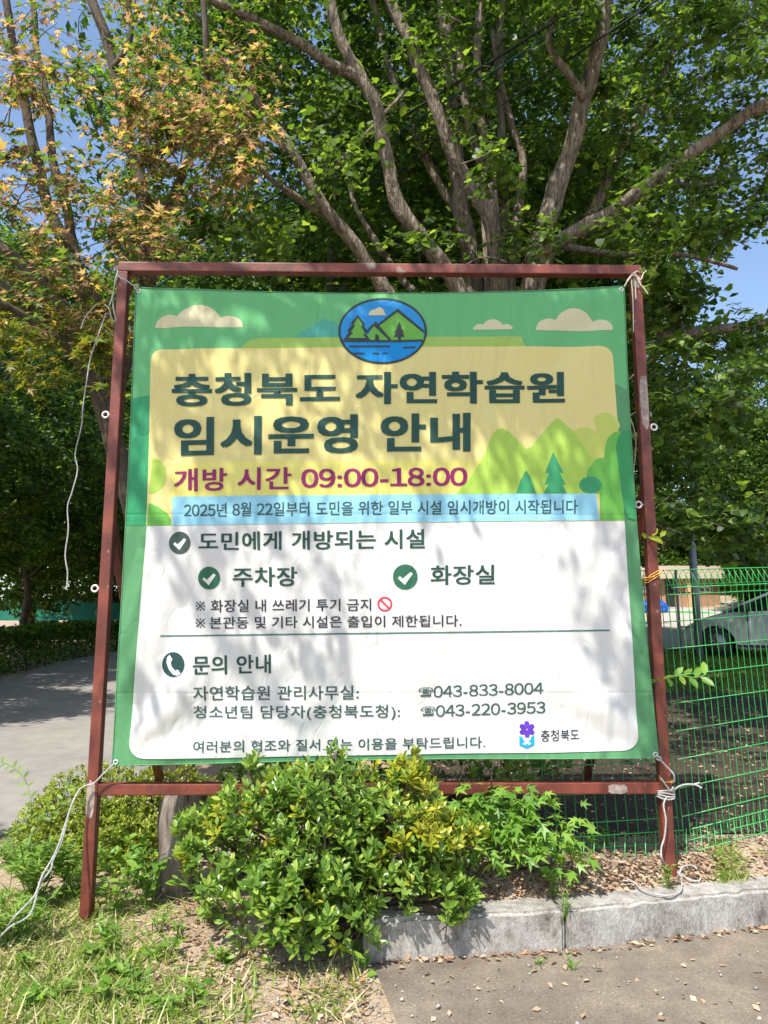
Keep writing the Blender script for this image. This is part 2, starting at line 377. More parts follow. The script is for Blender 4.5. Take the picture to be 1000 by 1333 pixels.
strip('planting_bed', [(.25, 4.25), (.0, 8), (.5, 12), (1.0, 15)], [(5.2, 4.6), (9, 8), (12, 11), (15, 13.6)], M['humus'], 0.012, 40)
strip('parking_lot', [(2.0,24.5),(6,23.5),(12,23.0),(24,22)], [(2.0,44),(8,44),(18,42),(30,40)], M['parking'], 0.03, 8)
strip('car_park_lane', [(3.4,16.2),(7,15.8),(12,14.5),(22,11)], [(3.0,24.4),(7,23.2),(12,22.9),(24,21.9)], M['asphalt'], 0.035, 8)

# ------------------------------------------------------------------ kerb stones
def kerb_stone(a, b, label):
    a = Vector(a); b = Vector(b); d = (b - a); L = d.length; d.normalize(); back = Vector((-d.y, d.x, 0))
    nx, ny, nz_ = 30, 6, 7
    bm = bmesh.new()
    W_, Hh = 0.165, 0.185
    bmesh.ops.create_cube(bm, size=1.0)
    for v_ in bm.verts:
        v_.co = Vector(((v_.co.x + .5) * L, (v_.co.y + .5) * W_, -0.06 + (v_.co.z + .5) * (Hh + 0.06)))
    bmesh.ops.bevel(bm, geom=[e for e in bm.edges if abs((e.verts[0].co.z + e.verts[1].co.z) / 2 - Hh) < 1e-4 or abs(e.verts[0].co.z - e.verts[1].co.z) > 0.1], offset=0.016, segments=3, affect='EDGES')
    for i in range(1, 40):
        g = bm.verts[:] + bm.edges[:] + bm.faces[:]
        bmesh.ops.bisect_plane(bm, geom=g, plane_co=(L * i / 40, 0, 0), plane_no=(1, 0, 0))
    for z in (0.0, 0.035, 0.07, 0.105, 0.14):
        g = bm.verts[:] + bm.edges[:] + bm.faces[:]
        bmesh.ops.bisect_plane(bm, geom=g, plane_co=(0, 0, z), plane_no=(0, 0, 1))
    for y in (0.05, 0.085, 0.12):
        g = bm.verts[:] + bm.edges[:] + bm.faces[:]
        bmesh.ops.bisect_plane(bm, geom=g, plane_co=(0, y, 0), plane_no=(0, 1, 0))
    for v_ in bm.verts:
        p = v_.co.copy()
        q = a + d * p.x + back * p.y
        edge = 1.0 if (p.y < 0.03 and p.z > Hh - 0.03) or p.x < 0.02 or p.x > L - 0.02 else 0.3
        nn = noise.noise_vector(Vector((q.x * 17, q.y * 17, p.z * 17))) * 0.010 * edge
        v_.co = Vector((q.x, q.y, p.z)) + nn + Vector((0, 0, 0.004 * noise.noise(Vector((q.x * 3, q.y, 1)))))
    me = bpy.data.meshes.new('kerb_stone'); bm.to_mesh(me); bm.free()
    me.polygons.foreach_set('use_smooth', [False] * len(me.polygons))
    o = link('kerb_stone', me, M['kerb'])
    return tag(o, label, 'kerb stone', 'kerb stones in a row')
gap = 0.008
dd = (KP[1] - KP[0]).normalized()
kerb_stone(KP[0], KP[1] - dd * gap, 'weathered grey concrete kerb stone at the broken left end, beside the bush')
d2 = (KP[2] - KP[1]).normalized()
kerb_stone(KP[1] + d2 * gap, KP[1] + d2 * 1.42, 'grey concrete kerb stone right of the weedy joint, below the loose rope')

# ------------------------------------------------------------------ sign frame and banner
YAW, LEAN = R(0.75), R(0.25)
L0 = Vector((-1.49, 3.81, 0.0))
AX = Vector((math.cos(YAW), math.sin(YAW), 0)); NRM = Vector((math.sin(YAW)*math.cos(LEAN), -math.cos(YAW)*math.cos(LEAN), math.sin(LEAN)))
UP = AX.cross(-NRM).normalized() if AX.cross(-NRM).z > 0 else (-NRM).cross(AX).normalized()
FW, FH = 2.945, 3.49
TB = 0.057
def F(s, t, n_=0.0): return L0 + AX * s + UP * t + NRM * n_
frame = empty('sign_frame', tuple(L0 + AX * FW / 2), 'tall red painted steel frame on two posts, carrying the banner above the kerb', 'sign frame')
def bar(name, s0, t0, s1, t1, n0=0.0, label=None):
    mb = MB()
    # square tube section between the two corners given
    if abs(t1 - t0) > abs(s1 - s0):
        mb.obox(F(s0 - TB/2, t0, n0), AX * TB, NRM * -TB, UP * (t1 - t0))
    else:
        mb.obox(F(s0, t0 - TB/2, n0), AX * (s1 - s0), NRM * -TB, UP * TB)
    o = mb.build(name, M['frame'], frame, 0.006, 2)
    if label: o['label'] = label
    return o
bar('post', 0, -0.25, 0, FH - TB/2 + 0.002)
bar('post', FW, -0.1, FW, FH - TB/2 + 0.002)
bar('top_rail', -TB/2, FH, FW + TB/2, FH, 0.003)
bar('bottom_rail', TB/2 - 0.002, 0.635, FW - TB/2 + 0.002, 0.635, -0.003)
for s_, tz, back_ in ((0.0, 2.05, 1.5), (FW, 2.25, 1.5)):
    mb = MB()
    a = F(s_, tz, -TB); g_ = a - NRM * back_; g_.z = H(g_.x, g_.y) - 0.05
    d = (g_ - a); u = AX * (0.05); wv = d.cross(AX).normalized() * 0.05
    mb.obox(a - u * 0.5, u, wv, d)
    mb.build('back_brace', M['frame'], frame, 0.004, 1)
# ring bolts
for s_, t_ in ((-0.055, 1.66), (-0.055, 2.62), (FW + 0.055, 2.56), (FW - 0.055, 2.12)):
    mb = MB(); sg = 1 if s_ > 1 else -1
    if s_ == FW - 0.055: sg = -1
    c = F(s_, t_, -0.02)
    mb.torus(c, NRM, 0.017, 0.0055)
    base = F(0 if s_ < 1 else FW, t_, -0.02) + AX * (sg * TB / 2 if s_ < 1 or s_ > FW else -TB/2)
    mb.tube([base, c - AX * (sg * 0.016)], 0.005, 8)
    mb.build('ring_bolt', M['galv'], frame)
# bare patches where the paint is gone, thin skins proud of the tube
def patch(s0, s1, t0, t1, n_=0.0008, mat='bare'):
    pts = []
    k = 22
    cs, ct = (s0+s1)/2, (t0+t1)/2
    for i in range(k):
        a = 2*math.pi*i/k; ex = abs(math.cos(a))**0.6*math.copysign(1, math.cos(a)); ey = abs(math.sin(a))**0.6*math.copysign(1, math.sin(a))
        jr = 1 + 0.16 * noise.noise(Vector((i*0.9, s0*7, t0*5)))
        pts.append(F(cs + (s1-s0)/2*ex*jr, ct + (t1-t0)/2*ey*jr, n_))
    mb = MB(); mb.add(pts, [tuple(range(k))]); mb.build('paint_loss', M[mat], frame)
patch(FW-0.021, FW+0.024, 2.55, 2.86); patch(FW-0.024, FW+0.02, 3.38, 3.45); patch(-0.026, 0.016, 0.50, 0.68)
patch(FW-0.025, FW+0.025, 0.0, 0.20); patch(FW-0.30, FW-0.2, 0.61, 0.655, -0.0022)

# --- banner surface
BN = 0.045                       # mean distance in front of the frame's front plane
def to_st(px, py):
    d = ray(px, py); C = np.array([0, 0, CAMH]); o = np.array(F(0, 0, BN)); n_ = np.array(NRM)
    t = np.dot(o - C, n_) / np.dot(d, n_); p = Vector(C + d * t) - Vector(o)
    return p.dot(AX), p.dot(UP)
CR = {k: to_st(*v) for k, v in dict(tl=(177,374), tr=(813,372), br=(858,987), bl=(146,997)).items()}
def warp(s, t):
    """height of the cloth over its mean plane: sag, corner pulls and creases"""
    u = (s - CR['bl'][0]) / (CR['br'][0] - CR['bl'][0]); v_ = (t - CR['bl'][1]) / (CR['tl'][1] - CR['bl'][1])
    z = 0.022 * math.sin(math.pi * min(1, max(0, u))) * math.sin(math.pi * min(1, max(0, v_)))
    # tension creases fan from the corners
    for (cx, cy, amp, k, ph) in ((CR['bl'][0], CR['bl'][1], 0.014, 9, 0.3), (CR['br'][0], CR['br'][1], 0.012, 8, 1.1), (CR['tr'][0], CR['tr'][1], 0.007, 9, 0.5), (CR['tl'][0], CR['tl'][1], 0.007, 10, 2.0)):
        dx, dy = s - cx, t - cy; r = math.hypot(dx, dy)
        a = math.atan2(dy, dx)
        z += amp * math.sin(a * k + ph) * math.exp(-((r - 0.35) / 0.45) ** 2) * min(1, r / 0.28) ** 2
    # soft folds hanging down from the seam in the middle
    seam = CR['bl'][1] + (CR['tl'][1] - CR['bl'][1]) * 0.49
    z += 0.0060 * math.sin(s * 27 + 2.2 * math.sin(s * 5) + (t - seam) * 9) * math.exp(-((t - seam + 0.08) / 0.20) ** 2)
    z += 0.010 * noise.noise(Vector((s * 1.9, t * 1.4, 3.1))) + 0.004 * noise.noise(Vector((s * 4.5 + t * 2, t * 3.1, 7.7)))
    # fold lines left from packing
    for c_, on in ((1.02, 's'), (2.0, 's'), (0.98, 't')):
        q = (s if on == 's' else t) - c_ - 0.015 * noise.noise(Vector((s, t, 1)))
        z -= 0.0022 * math.exp(-(q / 0.012) ** 2)
    edge = sm(0, 0.06, u) * sm(0, 0.06, 1 - u)
    z *= 0.35 + 0.65 * edge
    return z
def bpt(s, t, layer=0): return F(s, t, BN + warp(s, t) + layer * 0.0014)
BOUT = []                        # outline of the cloth in px, edges slightly drawn in between the ties
def edge_px(a, b, bow, n=24):
    a = np.array(a, float); b = np.array(b, float); d = b - a; nn = np.array([d[1], -d[0]]) / np.hypot(*d)
    return [tuple(a + d * i / n + nn * bow * 4 * (i / n) * (1 - i / n)) for i in range(n)]
OUT_PX = edge_px((177,374), (813,372), -9) + edge_px((813,372), (858,987), -7) + edge_px((858,987), (146,997), -3) + edge_px((146,997), (177,374), -2)

banner = empty('banner', tuple(F(FW/2, 0.78, BN)), 'large green, yellow and white cloth banner with Korean text, tied into the red frame', 'banner')
GRID = 0.028
def dice(bm):
    if not bm.verts: return
    xs = [v_.co.x for v_ in bm.verts]; ys = [v_.co.y for v_ in bm.verts]
    for ax_, lo, hi in ((0, min(xs), max(xs)), (1, min(ys), max(ys))):
        k = math.ceil(lo / GRID)
        while k * GRID < hi:
            co = [0, 0, 0]; no = [0, 0, 0]; co[ax_] = k * GRID; no[ax_] = 1
            bmesh.ops.bisect_plane(bm, geom=bm.verts[:] + bm.edges[:] + bm.faces[:], plane_co=co, plane_no=no, dist=1e-6)
            k += 1
def to_banner(bm, name, mats, parent, layer):
    """flat (s,t) geometry -> cloth"""
    dice(bm)
    for v_ in bm.verts:
        v_.co = bpt(v_.co.x, v_.co.y, layer + v_.co.z)
    bmesh.ops.recalc_face_normals(bm, faces=bm.faces[:])
    for f_ in bm.faces:
        if f_.normal.dot(NRM) < 0: f_.normal_flip()
        f_.smooth = True
    me = bpy.data.meshes.new(name); bm.to_mesh(me); bm.free()
    return link(name, me, mats, parent)
def right_edge(y):
    u = (y - 372) / 615; return 813 + 45 * u - 7 * 4 * u * (1 - u)
def left_edge(y):
    u = (y - 374) / 623; return 177 - 31 * u + 2 * 4 * u * (1 - u)
def poly_px(bm, pts, mi=0, z=0.0):
    pts = [(min(max(x, left_edge(y) + 1.2), right_edge(y) - 1.2), y) for x, y in pts] if z is not None else pts
    vs = [bm.verts.new(to_st(x, y) + (z or 0.0,)) for x, y in pts]
    f_ = bm.faces.new(vs); f_.material_index = mi
    bmesh.ops.triangulate(bm, faces=[f_])
def shape(name, plist, mats, parent, layer):
    """plist: list of (pixel polygon, material index[, extra layer])"""
    bm = bmesh.new()
    for it in plist: poly_px(bm, it[0], it[1], it[2] if len(it) > 2 else 0.0)
    return to_banner(bm, name, mats, parent, layer)
def circ(cx, cy, rx, ry=None, n=32, a0=0, a1=360):
    ry = ry or rx
    full = abs(a1 - a0) >= 360
    return [(cx + rx * math.cos(R(a0 + (a1 - a0) * i / (n if full else n - 1))), cy - ry * math.sin(R(a0 + (a1 - a0) * i / (n if full else n - 1)))) for i in range(n)]
def rrect(q, r, corners=(1, 1, 1, 1), n=7):
    """rounded quad: q = tl,tr,br,bl"""
    out = []
    for i in range(4):
        p = np.array(q[i], float); a = np.array(q[i-1], float); b = np.array(q[(i+1) % 4], float)
        if not corners[i]: out.append(tuple(p)); continue
        ua = (a - p) / np.hypot(*(a - p)); ub = (b - p) / np.hypot(*(b - p))
        p0 = p + ua * r; p1 = p + ub * r
        for k in range(n + 1):
            t = k / n; out.append(tuple((1-t)**2 * p0 + 2*t*(1-t) * p + t*t * p1))
    return out
def stroke(pts, w_):
    pts = [np.array(p, float) for p in pts]; l = []; r_ = []
    for i, p in enumerate(pts):
        d = pts[min(i+1, len(pts)-1)] - pts[max(i-1, 0)]; n_ = np.array([d[1], -d[0]]) / np.hypot(*d)
        k = 1.0
        if 0 < i < len(pts)-1:
            d1 = p - pts[i-1]; n1 = np.array([d1[1], -d1[0]]) / np.hypot(*d1); k = 1 / max(0.45, np.dot(n_, n1))
        l.append(tuple(p + n_ * w_/2 * k)); r_.append(tuple(p - n_ * w_/2 * k))
    return l + r_[::-1]

shape('cloth', [(OUT_PX, 0, None)], [INK['border']], banner, 0)
# green sky over the panel, darker wash at the sides
shape('printed_sky', [([(179,376)] + [(179+(811-179)*i/20, 377+ (7*4*(i/20)*(1-i/20)) - 2*i/20) for i in range(1,20)] + [(811,375),(816,400),(820,440),(824,480),(826,508),(800,500),(790,460),(770,455),(320,457),(214,459),(199,470),(196,515),(172,518)], 0)], [INK['green']], banner, 1)
shape('printed_wash', [([(171,518),(196,516),(193,684),(161,684)], 0)], [INK['border_deep']], banner, 1.3)
def cloud(x0, y0, x1, y1, bumps):
    b = (y1 - y0)
    pts = [(x0, y1)]
    for cx, r_, ph in bumps:
        X = x0 + (x1 - x0) * cx; rr = (x1 - x0) * r_; hh = b * ph
        pts += [(X - rr * math.cos(math.pi * i / 10), y1 - 1 - (b * (ph - .35 if ph > .5 else 0)) * 0 - hh * (math.sin(math.pi * i / 10) ** 0.7)) for i in range(11)]
    pts += [(x1, y1)]
    # keep the outline monotonic in x
    xs = np.linspace(x0, x1, 60); top = []
    for X in xs:
        yv = y1 - 0.6
        for cx, r_, ph in bumps:
            c_ = x0 + (x1 - x0) * cx; rr = (x1 - x0) * r_
            if abs(X - c_) < rr: yv = min(yv, y1 - b * ph * math.sqrt(1 - ((X - c_) / rr) ** 2))
        top.append((X, yv))
    return top + [(x1, y1 + 0.4), (x0, y1 + 0.8)]
for lab, a in (('large pale cloud at top left', (202,397,316,426)), ('large pale cloud at top right', (697,402,797,430)), ('small pale cloud left of the large one', (616,416,667,429))):
    o = shape('printed_cloud', [(cloud(*a, [(0.17, .17, .52), (0.50, .27, 1.0), (0.84, .17, .5)]), 0)], [INK['cloud']], banner, 2); o['label'] = lab
shape('printed_mountain', [([(379,442),(402,428),(421,416),(445,424),(470,442)], 0)], [INK['teal_sky']], banner, 1.6)
shape('printed_tab', [([(312,457),(318,449),(326,443),(340,440.5),(500,440),(672,438.5),(679,440),(682,449),(690,456)], 0)], [INK['tab']], banner, 2)
CREAM = rrect([(197,455),(797,451),(812,679),(191,685)], 18, (1, 1, 0, 0))
shape('yellow_panel', [(CREAM, 0), ([(226,603),(790,598),(806,646),(222,650)], 1, .4)], [INK['cream'], INK['yellow']], banner, 2.6)
# hills and trees printed along the lower part of the yellow panel
HILL = []
HILL.append((edge_px((592,644),(640,566),-6,10) + [(640,566),(646,561),(653,559),(661,562),(667,568),(684,585),(690,583),(720,548)] + [(723,545.5),(727,546),(731,549),(745,562),(769,595),(783,600),(786,643)], 0))
TR = circ(762,580,22,24,14,10,170) + [(730,620),(810,620)]
HILL.append(([(738,562)] + circ(760,576,21,19,12,150,30) + circ(787,560,20,22,12,140,10)[:] + [(803,560),(806,600),(770,598)], 1, -0.25))
HILL.append((circ(806,584,19,22,14,175,90) + [(807,562),(812,678),(781,678),(780,643),(764,641),(762,630),(764,612),(776,598),(786,596)], 2, .3))
HILL.append((circ(768,632,15,11,22), 4, .45))
HILL.append(([(719,589),(733,617),(728,616),(736,632),(731,631),(738,643),(707,643),(713,631),(708,632),(714,616),(709,617)], 4, .45))
HILL.append(([(684,613),(690,622),(697,643),(671,643),(677,626)], 4, .45))
HILL.append(([(199,596),(209,600),(216,609),(217,622),(212,634),(203,641),(194,643),(196,620)], 0))
HILL.append(([(194,655),(205,659),(218,668),(223,676),(223,684),(192,685)], 2, .2))
shape('printed_hills', HILL, [INK['hill'], INK['tree_y'], INK['lobes'], INK['deep'], INK['teal']], banner, 3.6)
shape('printed_trees', [(circ(806,590,18,30,14,0,180) + [(786,620),(838,620)], 0) if False else ([(801,583),(803,571),(809,562),(817,559),(826,562)] + [(832,590),(836,620),(838,650),(840,677),(816,675),(811,660)], 0)], [INK['dome']], banner, 4.3)
shape('white_panel', [(rrect([(192,685),(812,678.5),(832,977),(167,988)], 24, (0, 0, 1, 1)), 0)], [INK['white']], banner, 3.2)
shape('blue_band', [([(225,647),(775,643),(780,677.5),(224.5,684.5)], 0)], [INK['band']], banner, 5)
shape('divider_line', [(stroke([(209,828),(400,825.5),(600,823),(793,820.5)], 2.0), 0)], [INK['line']], banner, 4.5)

# --- lettering
GC = {}
def glyph(ch, off):
    k = (ch, off)
    if k in GC: return GC[k]
    src = chr(0xFF10 + int(ch)) if ch.isdigit() else ch
    cu = bpy.data.curves.new('g', 'FONT'); cu.body = src; cu.offset = off; cu.size = 1.0; cu.resolution_u = 3; cu.fill_mode = 'FRONT'
    o = bpy.data.objects.new('g', cu); COL.objects.link(o)
    bpy.context.view_layer.update()
    dg = bpy.context.evaluated_depsgraph_get(); me = o.evaluated_get(dg).to_mesh()
    v = np.array([x.co[:2] for x in me.vertices]) if len(me.vertices) else np.zeros((0, 2))
    f = [tuple(p.vertices) for p in me.polygons]
    o.evaluated_get(dg).to_mesh_clear(); bpy.data.objects.remove(o); bpy.data.curves.remove(cu)
    GC[k] = (v, f); return GC[k]
def lettering(text, q, ink, bold=0.0, off=0.0, parent=None, layer=5.2, name='lettering', label=None):
    """q: (left, top_left, bottom_left, right, top_right, bottom_right) in photo pixels, the box of the ink"""
    pen = 0.0; items = []
    for ch in text:
        if ch == ' ': pen += 0.30; continue
        v, f = glyph(ch, off)
        if ch.isdigit():
            wd = v[:,0].max() - v[:,0].min(); adv = 0.585
            items.append((v - [v[:,0].min() - (adv - wd) / 2, 0] + [pen, 0], f)); pen += adv
        elif ord(ch) > 0x2000:
            w0 = v[:,0].max() - v[:,0].min(); adv = 0.94 if ch not in '☎' else 1.0
            if ch == '☎':
                v = (v - v.min(0)) / (v.max(0) - v.min(0)) * [0.86, 0.62] + [0.02, 0.06]
                items.append((v + [pen, 0], f)); pen += 0.9
            else:
                items.append((v + [pen, 0], f)); pen += adv
        else:
            wd = v[:,0].max() - v[:,0].min()
            items.append((v - [v[:,0].min(), 0] + [pen + 0.07, 0], f)); pen += wd + 0.15
    allv = np.concatenate([i[0] for i in items]); lo = allv.min(0); hi = allv.max(0)
    xl, tl, bl, xr, tr, br = q
    allv = allv; offs = [(0, 0)] if not bold else [(-bold, -bold * .7), (bold, -bold * .7), (-bold, bold * .7), (bold, bold * .7)]
    bm = bmesh.new()
    for j, (ox, oy) in enumerate(offs):
        for it, (v, f) in enumerate(items):
            if text[0] == '※' and it == 0:
                if j: continue
                v = glyph('※', 0.0)[0]; f = glyph('※', 0.0)[1]
            vs = []
            for x, y in v:
                a = (x + ox - lo[0]) / (hi[0] - lo[0]); b = (y + oy - lo[1]) / (hi[1] - lo[1])
                px = xl + (xr - xl) * a; top = tl + (tr - tl) * a; bot = bl + (br - bl) * a
                vs.append(bm.verts.new(to_st(px, bot + (top - bot) * b) + (j * 0.12,)))
            for fc in f:
                try: bm.faces.new([vs[i] for i in fc])
                except ValueError: pass
    o = to_banner(bm, name, [INK[ink]], parent or banner, layer)
    if label: o['label'] = label
    return o
lettering('충청북도 자연학습원', (226,488,529,733,485.5,525), 'dark', 0.030, 0.004, label='bold dark green title line')
lettering('임시운영 안내', (229,545,593.5,610,540,588), 'dark', 0.030, 0.004, label='bold dark green second title line')
lettering('개방 시간 09:00-18:00', (228,611,640,607,607.5,635), 'magenta', 0.020, 0.002, label='magenta opening hours line')
lettering('2025년 8월 22일부터 도민을 위한 일부 시설 임시개방이 시작됩니다', (241,656,674,751,651,669), 'dark2', 0.014, 0.0, layer=6)
lettering('도민에게 개방되는 시설', (260.5,694,717,552,690,714.5), 'dark', 0.019, 0.0)
lettering('주차장', (304.5,739.5,764,387,738.5,763), 'dark', 0.018, 0.0)
lettering('화장실', (560.5,737,761.5,642.5,736,760.5), 'dark', 0.018, 0.0)
lettering('화장실 내 쓰레기 투기 금지', (275.5,781,797,483,779.5,795), 'navy', 0.012, 0.0)
lettering('본관동 및 기타 시설은 출입이 제한됩니다.', (274,803,818.5,600,800.5,815.5), 'navy', 0.012, 0.0)
for cy_ in (788.8, 810.8):
    shape('reference_mark', [(stroke([(256.5, cy_ - 5), (267, cy_ + 5.4)], 1.5), 0), (stroke([(256.5, cy_ + 5.4), (267, cy_ - 5)], 1.5), 0, .15)] + [(circ(261.8 + dx, cy_ + .2 + dy, 1.15, 1.15, 8), 0, .3) for dx, dy in ((-5, 0), (5, 0), (0, -5), (0, 5))], [INK['navy']], banner, 5.2)
lettering('문의 안내', (252.5,854,878,352.5,852,876), 'dark', 0.018, 0.0)
lettering('자연학습원 관리사무실:', (252.5,893,912,467,892,910), 'dark2', 0.010, 0.0)
lettering('청소년팀 담당자(충청북도청):', (252,919,938,520.5,917,936.5), 'dark2', 0.010, 0.0)
lettering('☎043-833-8004', (545,893.5,908.5,706.5,888,903), 'dark2', 0.010, 0.0)
lettering('☎043-220-3953', (548,918.5,933.5,709.5,913,928), 'dark2', 0.010, 0.0)
lettering('여러분의 협조와 질서 있는 이용을 부탁드립니다.', (252.5,964,979,631.5,958.5,973.5), 'dark2', 0.010, 0.0)
# --- printed icons
def check(cx, cy, r_, ink):
    shape('check_icon', [(circ(cx, cy, r_, r_ * 1.02), 0), (stroke([(cx - r_*.52, cy + r_*.02), (cx - r_*.12, cy + r_*.40), (cx + r_*.52, cy - r_*.34)], r_*.24), 1, .5)], [INK[ink], INK['mark']], banner, 5)
check(234.8, 707, 14.3, 'check_dark'); check(273.3, 752.8, 14.4, 'check'); check(527.4, 751.5, 16, 'check')
hs = [(217.5,856),(221,852.5),(225,858.5),(222.5,862),(224,868),(229,873),(232.5,871.5),(236,876.5),(232,879.5),(226,878),(220,871),(217,863)]
shape('phone_icon', [(circ(226, 865, 15, 16.2), 0), (hs, 1, .5)], [INK['icon_dark'], INK['mark']], banner, 5)
RG = [([(501 + r_ * math.cos(a), 786.5 - r_ * math.sin(a)) for r_, a in ((9.6, k), (9.6, k + math.pi/12), (7.3, k + math.pi/12), (7.3, k))], 0) for k in np.arange(0, 2*math.pi - .01, math.pi/12)]
shape('prohibition_icon', RG + [(stroke([(495, 780.5), (507, 792.5)], 2.2), 0, .2)], [INK['red']], banner, 5)
# --- provincial logo: six-petalled violet flower over a blue-green shield
fl = []
for i in range(6):
    a = R(90 + 60 * i); c_, s_ = math.cos(a), math.sin(a)
    fl.append(([(685.6 + 10.4*(c_*l - s_*t), 949 - 10.4*(s_*l + c_*t)) for l, t in ((.1,-.22),(.62,-.34),(1,-.2),(1,.2),(.62,.34),(.1,.22))], 0, 0.08 * i))
sh = [(675.5,957),(680,959.5),(680,962),(685,966.5),(690.5,962),(690.5,959),(695,956.5),(695,969),(685.3,974),(675.5,969.5)]
fl.append((sh, 1, .6)); fl.append(([(679.5,967.5),(685.2,964),(691,967),(688,969),(685.3,967.4),(682.3,969.3)], 2, .9))
shape('logo', fl, [INK['purple'], INK['cyan'], INK['white']], banner, 5)
lettering('충청북도', (703.5,950,965,754,949,963.5), 'navy', 0.006, 0.003, label='small name beside the logo')
# --- round emblem with mountains and a lake
def clipE(pts, k=1.0): return pts
cx, cy, rx, ry = 498.2, 432.2, 57.5, 43.6
em = [(circ(cx, cy, rx, ry, 56), 0), (circ(cx, cy, rx - 3, ry - 3, 56), 1, .5)]
wy = 445
aa = math.degrees(math.asin((wy - cy) / (ry - 3)))
em.append((circ(cx, cy, rx - 3, ry - 3, 40, 180 + aa, 360 - aa), 2, .9))
em.append((stroke([(446,445.5),(520,445.5),(550,444.5)], 3.0), 0, 1.8))
big = [(470,444),(517.6,405.5),(551,433),(551.5,444)]
em.append((big, 3, 1.0)); em.append((stroke([(489,427),(517.6,405),(552,433.5)], 3.2), 0, 1.6))
em.append(([(476,444),(488,422),(508,444)], 3, 1.4)); em.append((stroke([(477,434),(488,422.5),(508,444)], 3.0), 0, 1.7))
em.append(([(466,411),(476,424),(473,424),(480,435),(476,435),(482,444),(447,444),(455,433),(452,433),(459,423),(456,423)], 0, 2.0))
em.append(([(466,415),(472.5,425),(470,426),(476,436),(473,436.5),(476,441.5),(454,441.5),(460,434),(457,433.5),(463,425),(460,424.5)], 3, 2.3))
em.append(([(520,419.5),(523,427),(521.5,427),(526,434),(524,434),(527,440),(522,440),(522,444),(518,444),(518,440),(512.5,440),(515.5,434),(513,434),(518,427),(516.5,427)], 4, 2.2))
em.append(([(489,436),(493,438),(494,444),(488,444)], 4, 2.2))
em.append((cloud(480,401,503,411,[(.3,.3,.7),(.6,.32,1.0)]), 5, 1.9))
for a in (((454,452.5),(508,452.5)), ((525,454),(541,453.5)), ((461,461.5),(475,462)), ((485,462),(494,462)), ((498,462),(504,461.5))):
    em.append((stroke(a, 2.4), 0, 1.5))
shape('emblem', em, [INK['tree_d'], INK['sky'], INK['water'], INK['mount'], INK['tree_d'], INK['cloud']], banner, 4)
# hem along the cloth edge and the grommets at the corners
hem = MB()
for k in range(len(OUT_PX)):
    pass
pts = [bpt(*to_st(x, y)) for x, y in OUT_PX] 
hem.tube(pts + [pts[0]], 0.0035, 6)
hem.build('hem', INK['border'], banner)
for k, (x, y) in enumerate(((181,379),(809,377),(853,982),(151,992))):
    mb = MB(); mb.torus(bpt(*to_st(x, y)) + NRM * 0.003, NRM, 0.010, 0.0035); mb.build('grommet', M['galv'], banner)

# ------------------------------------------------------------------ ropes
def rope(name, pts, r_, mat, label, cat='rope', k=7, extra=None):
    mb = MB(); r_ *= .74; mb.tube(spline(pts, k), r_, 8, wob=.25)
    for e in (extra or []): mb.tube(spline(e, k), r_, 8, wob=.25)
    o = mb.build(name, M[mat]); return tag(o, label, cat)
def fr(px, py, n_=0.02):
    d = ray(px, py); C = np.array([0, 0, CAMH]); o = np.array(F(0, 0, n_)); nn = np.array(NRM)
    t = np.dot(o - C, nn) / np.dot(d, nn); return Vector(C + d * t)
rope('rope', [fr(178,375,.05), fr(166,366,.03), fr(154,359,.012), fr(153,352,-.01)], 0.0045, 'rope', 'white rope tying the top left banner corner, its loose loop hanging beside the post', extra=[
    [fr(153,354,.01), fr(150,364,.01), fr(148,378,.005), fr(147,395,0), fr(149,408,0), fr(151,416,0), fr(148,418,0), fr(145,413,0), fr(142,402,0), fr(136,396,0)],
    [fr(153,356,.015), fr(149,372,.012), fr(146,388,.01), fr(142,398,.01)],
    [fr(174,371,.055), fr(179,372,.055), fr(178,377,.055), fr(175,374,.06)]])
rope('string', [P(126,396,4.2), P(117,405,4.2), P(110,415,4.2), P(105,428,4.2)], 0.004, 'rope', 'short bit of white string over a dark maple branch, left of the frame', 'string')
rope('string', [P(138,408,4.2), P(131,428,4.2), P(123,450,4.2), P(117,470,4.2), P(113,495,4.2), P(108,530,4.2), P(106,555,4.2), P(98,590,4.2), P(101,612,4.2), P(94,640,4.2), P(88,660,4.2), P(89,690,4.2), P(85,722,4.2), P(88,745,4.2), P(87,765,4.2)], 0.0055, 'rope', 'long white string dangling from the maple branch left of the red post', 'string', extra=[[P(87,758,4.2), P(90,763,4.2), P(85,765,4.2), P(88,768,4.2)]])
# top right: dry cord wound round the corner
tr_w = []
for k in range(5):
    tr_w.append([fr(813,372,.03), fr(818 + k, 364 - 1.5*k, .012), fr(824 + k, 356 + k, .008), fr(833, 353 + 3*k, -.02)])
rope('cord', [fr(813,373,.05), fr(820,362,.02), fr(830,353,.008), fr(836,362,-.02)], 0.0045, 'old_string', 'frayed beige cord knotted round the top right corner of the frame', 'cord', extra=tr_w + [
    [fr(828,358,.01), fr(834,364,.02), fr(838,356,.02), fr(842,352,.03)], [fr(829,360,.01), fr(834,370,.02), fr(839,376,.02), fr(844,383,.02)], [fr(822,364,.012), fr(824,390,.006), fr(825,433,.005)], [fr(827,366,.012), fr(828,390,.004)]])
rope('cord', [fr(818,538,-.03), fr(826,560,-.05), fr(828,580,-.08), fr(826,605,-.08), fr(822,632,-.08)], 0.004, 'old_string', 'thin pale cord hanging behind the right post beside the brace', 'cord')
